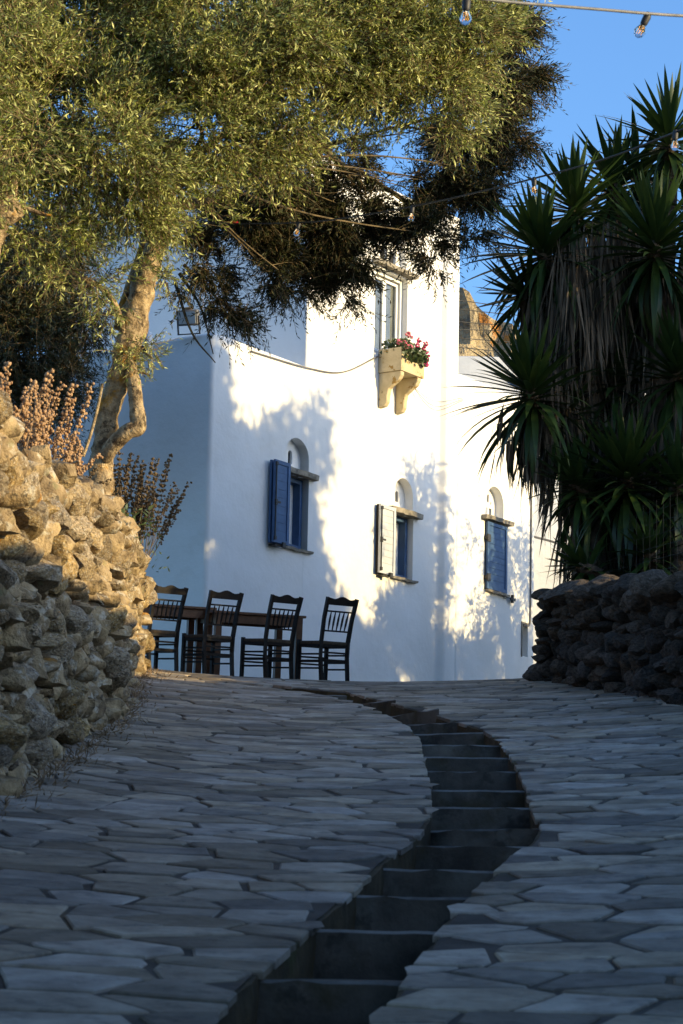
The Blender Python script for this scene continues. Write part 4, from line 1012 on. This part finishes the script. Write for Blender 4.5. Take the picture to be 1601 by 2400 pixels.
def yucca(label, base, heads, skirts, seed):
    """heads: (u, v, y, leaf length, leaves, tilt toward dx)"""
    g = random.Random(seed); gn = np.random.default_rng(seed)
    t = empty('yucca_plant', base); tag(t, label, 'yucca', 'yuccas behind the low stone wall')
    bm = bmesh.new()
    for (u, v, y, L, n, up) in heads:
        h = at(u, v, y)-base; s = Vector((g.uniform(-.12, .12), g.uniform(-.1, .1), -.1)); ax = Vector(up).normalized()
        tube(bm, [s, s.lerp(h, .5)+Vector((-h.x*.25, 0, .1)), h-ax*.45, h], [.15, .12, .09, .07], 9, 5, .2, 6)
    obj('trunk', bm, M['yucca_trunk'], t, 70)
    dead_V = []; dead_F = []; off = 0
    for (u, v, y, L, n, up) in heads:
        h = at(u, v, y)-base; ax = Vector(up).normalized(); q = Vector((0, 0, 1)).rotation_difference(ax).to_matrix().to_4x4()
        for k in range(n):
            f = (k+.5)/n; th = R(8)+R(122)*f**.85; ph = k*2.39996+g.uniform(-.25, .25); th += g.uniform(-.12, .12)
            ln = L*g.uniform(.82, 1.12)*(.72+.28*min(1, f*2.5))
            sag = 0 if f < .55 else (f-.55)*.5
            me = YL[(0 if f < .3 else (1 if f < .6 else (2 if f < .85 else 3)))+4*(k % 2)]
            d = Vector((math.sin(th)*math.cos(ph), math.sin(th)*math.sin(ph), math.cos(th)))
            d = (q @ d); d.z -= sag; d.normalize()
            zx = Vector((0, 0, 1))-d*d.z
            if zx.length < .05: zx = Vector((0, -1, 0))-d*(-d.y)
            zx.normalize(); yx = zx.cross(d)
            o = link('leaf', me, None, t)
            o.matrix_local = Matrix(((d.x*ln, yx.x, zx.x, h.x-ax.x*.25*f), (d.y*ln, yx.y, zx.y, h.y-ax.y*.25*f), (d.z*ln, yx.z, zx.z, h.z-ax.z*.30*f), (0, 0, 0, 1)))
    # hanging skirts of dead leaves
    P = []; DR = []; NR = []; LL = []
    for (u, v, y, r, ln, n) in skirts:
        c = np.array(at(u, v, y)-base); a = gn.uniform(0, 2*math.pi, n); rr = r*gn.uniform(.35, 1.0, n)
        p = c+np.stack([np.cos(a)*rr, np.sin(a)*rr, gn.uniform(-.25, .25, n)], 1)
        d = np.stack([np.cos(a)*gn.uniform(-.02, .26, n), np.sin(a)*gn.uniform(-.02, .26, n), -np.ones(n)], 1)+gn.normal(size=(n, 3))*.07
        d /= np.linalg.norm(d, axis=1)[:, None]; P.append(p); DR.append(d); NR.append(np.stack([np.cos(a), np.sin(a), .1*np.ones(n)], 1)+gn.normal(size=(n, 3))*.5); LL.append(ln*gn.uniform(.6, 1.25, n))
    P = np.concatenate(P); DR = np.concatenate(DR); NR = np.concatenate(NR); LL = np.concatenate(LL)
    V, Fc = quad_leaves(P, DR, NR, LL, gn.uniform(.018, .042, len(P)))
    link('dead_leaf_skirt', np_mesh('dead_leaf_skirt', V, Fc), M['yucca_dead'], t)['kind'] = 'stuff'
    return t
def col(u, y, v0, v1, r=.3, n=90, ln=.7):
    return [(u+random.uniform(-12, 12), v, y, r, ln, n) for v in np.arange(v0, v1, 70)]
yb = lambda u, y: Vector((at(u, 1400, y).x, y, zter(at(u, 1400, y).x, y)-.05))
yucca('low left yucca with spiky heads dark against the sunlit house wall', yb(1400, 27.7),
      [(1240, 900, 27.2, .98, 120, (-.30, -.3, .9)), (1345, 1130, 27.2, .7, 70, (-.5, -.4, .5)), (1352, 1325, 27.0, .55, 48, (-.8, -.2, .35)), (1330, 960, 27.6, .8, 50, (.2, -.3, .8))],
      col(1290, 27.5, 830, 1000, .28)+col(1405, 27.8, 1000, 1380, .22)+col(1255, 27.4, 980, 1090, .2, 80, .42)+col(1205, 27.4, 1000, 1040, .2, 45, .45)+col(1330, 27.6, 950, 1150, .22), 1)
yucca('leaning yucca whose upper left heads droop towards the tower', yb(1440, 28.0),
      [(1262, 575, 27.5, 1.0, 115, (-.40, -.1, .85)), (1215, 690, 27.7, .75, 60, (-.9, -.1, .25)), (1345, 470, 28.0, .95, 105, (-.1, -.1, 1))],
      col(1285, 27.6, 690, 860, .3, 130, .8)+col(1345, 27.3, 600, 800, .26, 130, .8)+col(1420, 27.4, 560, 760, .26, 130, .8)+col(1345, 28.0, 560, 800, .33, 120, .85)+col(1380, 28.0, 800, 1300, .33, 100, .8), 5)
yucca('tall middle yucca with a long grey skirt of dead leaves', yb(1470, 28.4),
      [(1440, 420, 28.6, .9, 85, (.0, .1, 1)), (1470, 1110, 27.0, 1.0, 110, (-.1, -.6, .7)), (1410, 720, 28.6, .9, 95, (-.2, -.2, .9))],
      col(1390, 28.2, 600, 1000, .38, 140, .85)+col(1440, 28.4, 560, 800, .34, 110, .85)+col(1430, 28.4, 900, 1380, .40, 110), 2)
yucca('tallest yucca at the right edge, its top heads catching the sun', yb(1560, 27.9),
      [(1570, 310, 28.2, .95, 85, (0, 0, 1)), (1535, 560, 27.0, 1.08, 120, (-.05, -.35, .9)), (1490, 400, 28.9, .9, 60, (-.2, .2, .9)), (1650, 470, 28.0, .8, 30, (.3, 0, .9))],
      col(1540, 27.7, 660, 1400, .36, 120, .85)+col(1500, 28.2, 560, 760, .3, 90)+col(1600, 28.1, 700, 1400, .4, 100, .85), 3)
yucca('low bushy yucca in deep shade at the right edge above the wall', yb(1590, 27.3),
      [(1590, 860, 27.2, .95, 90, (.1, -.5, .8)), (1590, 1130, 26.9, .85, 70, (.1, -.6, .6)), (1440, 880, 27.7, .9, 80, (-.2, -.4, .8)), (1520, 1290, 26.8, .6, 45, (-.2, -.6, .5))],
      col(1560, 27.5, 950, 1390, .4, 110, .7)+col(1480, 27.7, 960, 1390, .38, 110, .7), 6)
yucca('yucca mostly beyond the right edge behind the low wall', yb(1720, 27.9),
      [(1760, 420, 28.2, .8, 50, (0, 0, 1)), (1800, 640, 27.9, .8, 50, (.3, -.2, .9)), (1700, 760, 28.6, .8, 44, (-.2, -.1, .9))],
      col(1720, 28, 800, 1400, .45, 90, .8)+col(1770, 28.2, 520, 800, .35, 90), 4)

# wire fence on top of the right wall
wf = empty('wire_fence', Vector((2.75, 27.6, zter(2.75, 27.6)))); tag(wf, 'thin rusty wire mesh fence in front of the yuccas', 'fence')
bm = bmesh.new(); ll = 3.4; dv = Vector((.72, -1.9, 0)).normalized()
for k in range(8): bar(bm, Vector((0, 0, .12+k*.13)), dv*ll+Vector((0, 0, .12+k*.13-.08)), .0025, .0025)
for k in range(23): a = dv*(k*.15); bar(bm, a+Vector((0, 0, .05)), a+Vector((0, 0, 1.1)), .0025, .0025)
obj('wire_mesh', bm, M['iron'], wf)
for s in (0, ll): 
    bm = bmesh.new(); bar(bm, dv*s+Vector((0, 0, -.3)), dv*s+Vector((0, 0, 1.25)), .03, .03); obj('post', bm, M['iron'], wf)

# ---- dry flower stalks on the left wall
def dry_shrub(label, base, n, spread, h, hm, seed, lean=(0, 0)):
    g = random.Random(seed); t = empty('dry_sage', base); tag(t, label, 'dry plant', 'dry sage plants on the stone wall'); bs = bmesh.new(); pts = []
    for k in range(n):
        a = Vector((g.uniform(-1, 1)*spread[0], g.uniform(-1, 1)*spread[1], 0))*.6; hh = h*g.uniform(.45, 1.0)
        tip = a*1.7+Vector((lean[0]+g.gauss(0, .13), lean[1]+g.gauss(0, .13), hh))
        mid = a.lerp(tip, .5)+Vector((g.gauss(0, .02), g.gauss(0, .02), .03))
        tube(bs, [a, mid, tip], [.006, .0045, .002], 4, 4, cap=False)
        ax = catmull([a, mid, tip], 10)
        m = int(hh/.045)
        for j in range(m):
            p = ax[min(len(ax)-1, int(len(ax)*(.38+.62*j/m)))]
            for q in range(5): pts.append(p+Vector((g.gauss(0, .015), g.gauss(0, .015), g.gauss(0, .008))))
    obj('stalk', bs, M['dry_stem'], t)['kind'] = 'stuff'
    ico = bmesh.new(); bmesh.ops.create_icosphere(ico, subdivisions=1, radius=1); ico.verts.ensure_lookup_table()
    iv = np.array([v.co[:] for v in ico.verts]); fi = np.array([[v.index for v in f.verts] for f in ico.faces]); ico.free()
    gn = np.random.default_rng(seed); pts = np.array([p[:] for p in pts]); r = gn.uniform(.007, .017, len(pts))
    V = (pts[:, None, :]+iv[None]*r[:, None, None]*gn.uniform(.75, 1.2, (len(pts), 12, 1))).reshape(-1, 3); Fc = (fi[None]+(np.arange(len(pts))*12)[:, None, None]).reshape(-1, 3)
    link('seed_head', np_mesh('seed_head', V, Fc), hm, t)['kind'] = 'stuff'
def wall_top(u, y): x = at(u, 1100, y).x; return Vector((x, y, lwt(min(y, 27))+.06))
dry_shrub('tall dry sage with pale orange seed heads at the left edge', wall_top(20, 17.5), 22, (.18, .45), .78, M['dry_head'], 1)
dry_shrub('bushy dry sage with orange seed heads on top of the wall', wall_top(100, 19.6), 28, (.2, .45), .92, M['dry_head'], 2)
dry_shrub('low dry sage with orange seed heads against the olive trunk', wall_top(172, 22.5), 22, (.14, .4), .70, M['dry_head'], 3)
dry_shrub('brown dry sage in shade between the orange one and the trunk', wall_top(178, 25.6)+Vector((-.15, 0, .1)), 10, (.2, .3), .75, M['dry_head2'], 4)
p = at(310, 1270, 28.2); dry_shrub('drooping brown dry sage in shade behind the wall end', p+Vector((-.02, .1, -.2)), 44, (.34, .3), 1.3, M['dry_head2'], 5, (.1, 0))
# weeds and litter along the foot of the left wall
n = 1500; yy = rng.uniform(13, 27.5, n); xx = np.array([lwx(a) for a in yy])+rng.exponential(.07, n)-.02
P = np.stack([xx, yy, [pz(a, b)-.005 for a, b in zip(xx, yy)]], 1); dr = rand_dir(n); dr[:, 2] = np.abs(dr[:, 2])*.8+.1; dr /= np.linalg.norm(dr, axis=1)[:, None]
V, Fc = quad_leaves(P, dr, rand_dir(n), rng.uniform(.03, .11, n), rng.uniform(.004, .012, n)); tag(link('dry_weeds', np_mesh('dry_weeds', V, Fc), M['dry_stem']), 'dry weeds and leaf litter at the foot of the left wall', 'weeds', kind='stuff')
n = 420; yy = rng.uniform(20, 28, n); xx = np.array([lwx(a) for a in yy])-rng.uniform(-.15, .9, n)
P = np.stack([xx, yy, [lwt(min(b, 27.5))-.02 for b in yy]], 1); V, Fc = quad_leaves(P, dr[:n], rand_dir(n), rng.uniform(.04, .1, n), rng.uniform(.012, .03, n)); tag(link('green_weeds', np_mesh('green_weeds', V, Fc), M['green']), 'small green weeds growing between the wall top stones', 'weeds', kind='stuff')

# ---- festoon lights
def bulb(pos, lean, label, size=1.0):
    t = empty('light_bulb', pos); tag(t, label, 'light bulb', 'festoon light bulbs'); t.rotation_euler = lean; t.scale = (size,)*3
    bm = bmesh.new(); tube(bm, [(0, 0, .012), (0, 0, -.012), (0, 0, -.05), (0, 0, -.062)], [.014, .021, .019, .015], 12, 3); obj('socket', bm, M['cable'], t, 40)
    bm = bmesh.new(); tube(bm, [(0, 0, -.06), (0, 0, -.075), (0, 0, -.10), (0, 0, -.125), (0, 0, -.136)], [.013, .02, .031, .022, .004], 14, 4); obj('glass', bm, M['glass'], t, True)
    bm = bmesh.new()
    for dx in (-.007, 0, .007): bar(bm, (dx, 0, -.07), (dx*1.5, 0, -.115), .004, .004)
    obj('filament', bm, M['filament'], t)
c1 = [at(800, -45, 11.0), at(1060, -12, 11.3), at(1200, 5, 11.5), at(1380, 20, 11.7), at(1600, 37, 12.0), at(1800, 40, 12.4)]
bm = bmesh.new(); tube(bm, c1, [.008]*6, 8, 8); tag(obj('festoon_cable', bm, M['greycable'], None, True), 'grey festoon cable crossing the top right corner of the sky', 'cable')
bulb(at(1094, -2, 11.32), (0, R(3), 0), 'hanging bulb in front of the olive crown at the top edge', .95)
bulb(at(1519, 35, 11.9), (0, R(25), 0), 'hanging bulb tilted against the open blue sky', .95)
c2 = [at(1760, 240, 16.5), at(1601, 303, 17.5), at(1420, 372, 19), at(1252, 418, 20.5), at(1100, 455, 22), at(966, 484, 23.2), at(800, 512, 24.5), at(700, 522, 25.2), at(560, 524, 26), at(470, 520, 26.4)]
bm = bmesh.new(); tube(bm, c2, [.008]*len(c2), 6, 6); tag(obj('festoon_cable', bm, M['cable'], None, True), 'black festoon cable strung from the olive trunk past the yuccas', 'cable')
for (u, v, y, lab, rr) in ((1583, 306, 17.6, 'hanging bulb before the sunlit yucca at the right edge', 2), (1252, 416, 20.5, 'hanging bulb before the upper left yucca head', 0), (967, 482, 23.2, 'hanging bulb near the right corner of the tower', 6), (701, 520, 25.2, 'hanging bulb in the shaded foliage nearest the olive trunk', 12)):
    bulb(at(u, v+3, y), (0, R(rr), 0), lab, 1.05)
p = at(545, 521, 26.05); bm = bmesh.new(); bar(bm, p+Vector((-.05, 0, 0)), p+Vector((.06, 0, .0)), .02, .02); tag(obj('red_tie', bm, M['red']), 'red tape tied round the festoon cable near the trunk', 'tie')

# ================================================================ what shades the lane: unseen neighbours beyond the right edge, some added for shade
gw = empty('unseen_house', (6.2, 10, 0)); tag(gw, 'long low white neighbouring house along the right of the lane', 'house')
bm = bmesh.new()
pl = [(5.6, -6), (5.6, 11.2), (5.6, 23.0), (11, 23.0), (11, -6)]; tz = [3.6, 4.25, 5.15, 5.15, 3.6]
bt = [bm.verts.new((x-6.2, y-10, -4)) for x, y in pl]; tp_ = [bm.verts.new((x-6.2, y-10, z)) for (x, y), z in zip(pl, tz)]
for k in range(5): bm.faces.new((bt[k], bt[(k+1) % 5], tp_[(k+1) % 5], tp_[k]))
bm.faces.new(tp_); bmesh.ops.recalc_face_normals(bm, faces=bm.faces); obj('wall', bm, M['plaster'], gw)
def facepos(u, v):
    q = ray(u, v); t = HC.dot(N)/q.dot(N); return q*t
def shade_tree(label, blobs, base, seed, n, cat='tree', ll=.075, lw=.026, shell=.15):
    t = empty('shade_tree', base); tag(t, label, cat); b = [(np.array(c)-np.array(base), np.array(r)) for c, r in blobs]
    bm = bmesh.new(); top = Vector(b[0][0]); tube(bm, [(0, 0, -1), (.1, 0, top.z*.4), tuple(top)], [.25, .2, .1], 8, 5, .15); obj('trunk', bm, M['bark'], t, 70)
    crown(t, b, n, 14, ll, lw, M['far_leaf'], False, seed=seed, shell=shell, tw_len=.3)
def cast(u, v, t, r, asp=1.0):
    p = facepos(u, v)+SUN*t; q = r/FPX*37; return (np.array(p), np.array((q, q*1.1, q*asp)))
# crowns whose shade falls on the house front
b1 = [cast(u, v, 13.5, r) for u, v, r in ((505, 810, 42), (500, 900, 50), (505, 980, 60), (500, 1080, 85), (590, 1080, 75), (545, 1030, 35), (640, 1010, 40), (690, 985, 42), (745, 980, 45), (750, 1070, 42), (680, 1110, 90), (560, 1200, 110), (690, 1250, 90), (600, 1350, 130), (720, 1380, 90), (500, 1450, 120), (790, 1510, 100), (660, 1500, 120), (860, 1570, 90))]
shade_tree('broad tree beyond the right edge shading the house front', b1, (10.6, 30.5, 3.4), 21, 9500, ll=.11, lw=.045)
b2 = [cast(u, v, 7.5, r, 1.5) for u, v, r in ((962, 1110, 18), (990, 1130, 22), (1015, 1110, 20), (990, 1220, 42), (1024, 1180, 20), (1022, 1255, 22), (1026, 1325, 24), (1018, 1400, 28), (985, 1340, 48), (960, 1450, 75), (885, 1240, 9), (905, 1450, 40), (1015, 1540, 50))]
shade_tree('slim tree beyond the right edge beside the yuccas', b2, (8.4, 36.5, 3.6), 22, 3000, ll=.075, lw=.028)
b3 = [cast(u, v, 4.6, r, 1.6) for u, v, r in ((1135, 1190, 14), (1085, 1270, 16), (1120, 1310, 20), (1095, 1420, 20), (1140, 1440, 34), (1170, 1330, 34), (1205, 1270, 28), (1220, 1350, 40), (1240, 1250, 18), (1158, 1270, 30), (1155, 1345, 34), (1150, 1400, 30), (1180, 1470, 50), (1110, 1530, 50), (1200, 1560, 60), (1060, 1570, 55))]
shade_tree('small airy tree beyond the yuccas dappling the right wall', b3, (7.0, 39.5, 3.8), 23, 2500, ll=.07, lw=.026)
b7 = [cast(u, v, 8.0+random.uniform(-.6, .6), r, 1.1) for u, v, r in ((900, 1560, 60), (980, 1545, 60), (1050, 1535, 42), (1100, 1555, 48), (1160, 1530, 55), (1220, 1530, 60), (1250, 1450, 40), (850, 1600, 70), (1000, 1600, 70), (1120, 1600, 70), (1220, 1600, 70), (760, 1590, 60), (690, 1585, 60), (610, 1570, 70))]
shade_tree('unseen low bush added beyond the right edge to shade the house foot', b7, (7.4, 37.5, 3.6), 27, 2900, cat='bush', ll=.07, lw=.028)  # bush put in to break up the shade at the wall foot
# trees that keep the yuccas and terrace in shade
b4 = [(np.array((x, y, z)), np.array((1.3, 1.3, 1.2))) for x, y, z in ((9.5, 24.6, 5.0), (9.8, 26.2, 5.2), (9.6, 25.2, 6.8), (9.8, 26.8, 7.2), (9.6, 24.9, 8.3), (9.9, 26.6, 8.8), (9.9, 28.2, 6.4), (10.1, 28.4, 8.2), (10.2, 28.0, 9.6), (9.8, 25.2, 9.2), (10.0, 27.6, 10.8), (10.2, 28.8, 10.6), (10, 26.6, 9.5))]
shade_tree('tall dense tree beyond the right edge shading the yuccas', b4, (9.8, 26, 3.0), 24, 9500, ll=.11, lw=.045)
b5 = [(np.array((x, y, z)), np.array((1.2, 1.2, 1.1))) for x, y, z in ((10.2, 30.2, 5.2), (10.4, 31.8, 5.4), (10.4, 30.6, 6.6), (10.6, 29.8, 7.6))]
shade_tree('rounded tree beyond the right edge behind the tall one', b5, (10.4, 30.8, 3.2), 25, 3600, ll=.11, lw=.045)
def shade_house(x0, x1, y0, y1, z1, label):
    h = empty('unseen_house', ((x0+x1)/2, (y0+y1)/2, 0)); tag(h, label, 'house'); bm = bmesh.new()
    box(bm, -(x1-x0)/2, (x1-x0)/2, -(y1-y0)/2, (y1-y0)/2, -4, z1-.3, bev=.05); box(bm, -(x1-x0)/2-.08, (x1-x0)/2+.08, -(y1-y0)/2-.08, (y1-y0)/2+.08, z1-.299, z1, bev=.04); obj('wall', bm, M['greywash'], h, 30)
shade_house(15, 21, 24, 39, 7.3, 'unseen square white house added up the slope to shade the house foot')  # added block that darkens the foot of the house front
shade_house(-9, 5, -14, -5, 5.5, 'unseen square white house added behind the viewpoint to dim the lane')  # added to block low sky light from behind the viewpoint
b6 = [(np.array((x, y, z)), np.array((1.9, 1.9, 1.4))) for x, y, z in ((-2.5, -1, 4.6), (.5, -1.5, 5.2), (3, 0, 4.8), (-1, 1.5, 5.4), (1.8, 2.2, 5.2), (-4.5, 1.5, 4.6), (-4.8, 4, 4.8), (-2.5, 4.2, 5.6))]
shade_tree('unseen large tree added behind the viewpoint to dim the lane', b6, (-3.6, -1.0, -2), 26, 7000, ll=.12, lw=.05)  # tree put in to hold sky light off the path
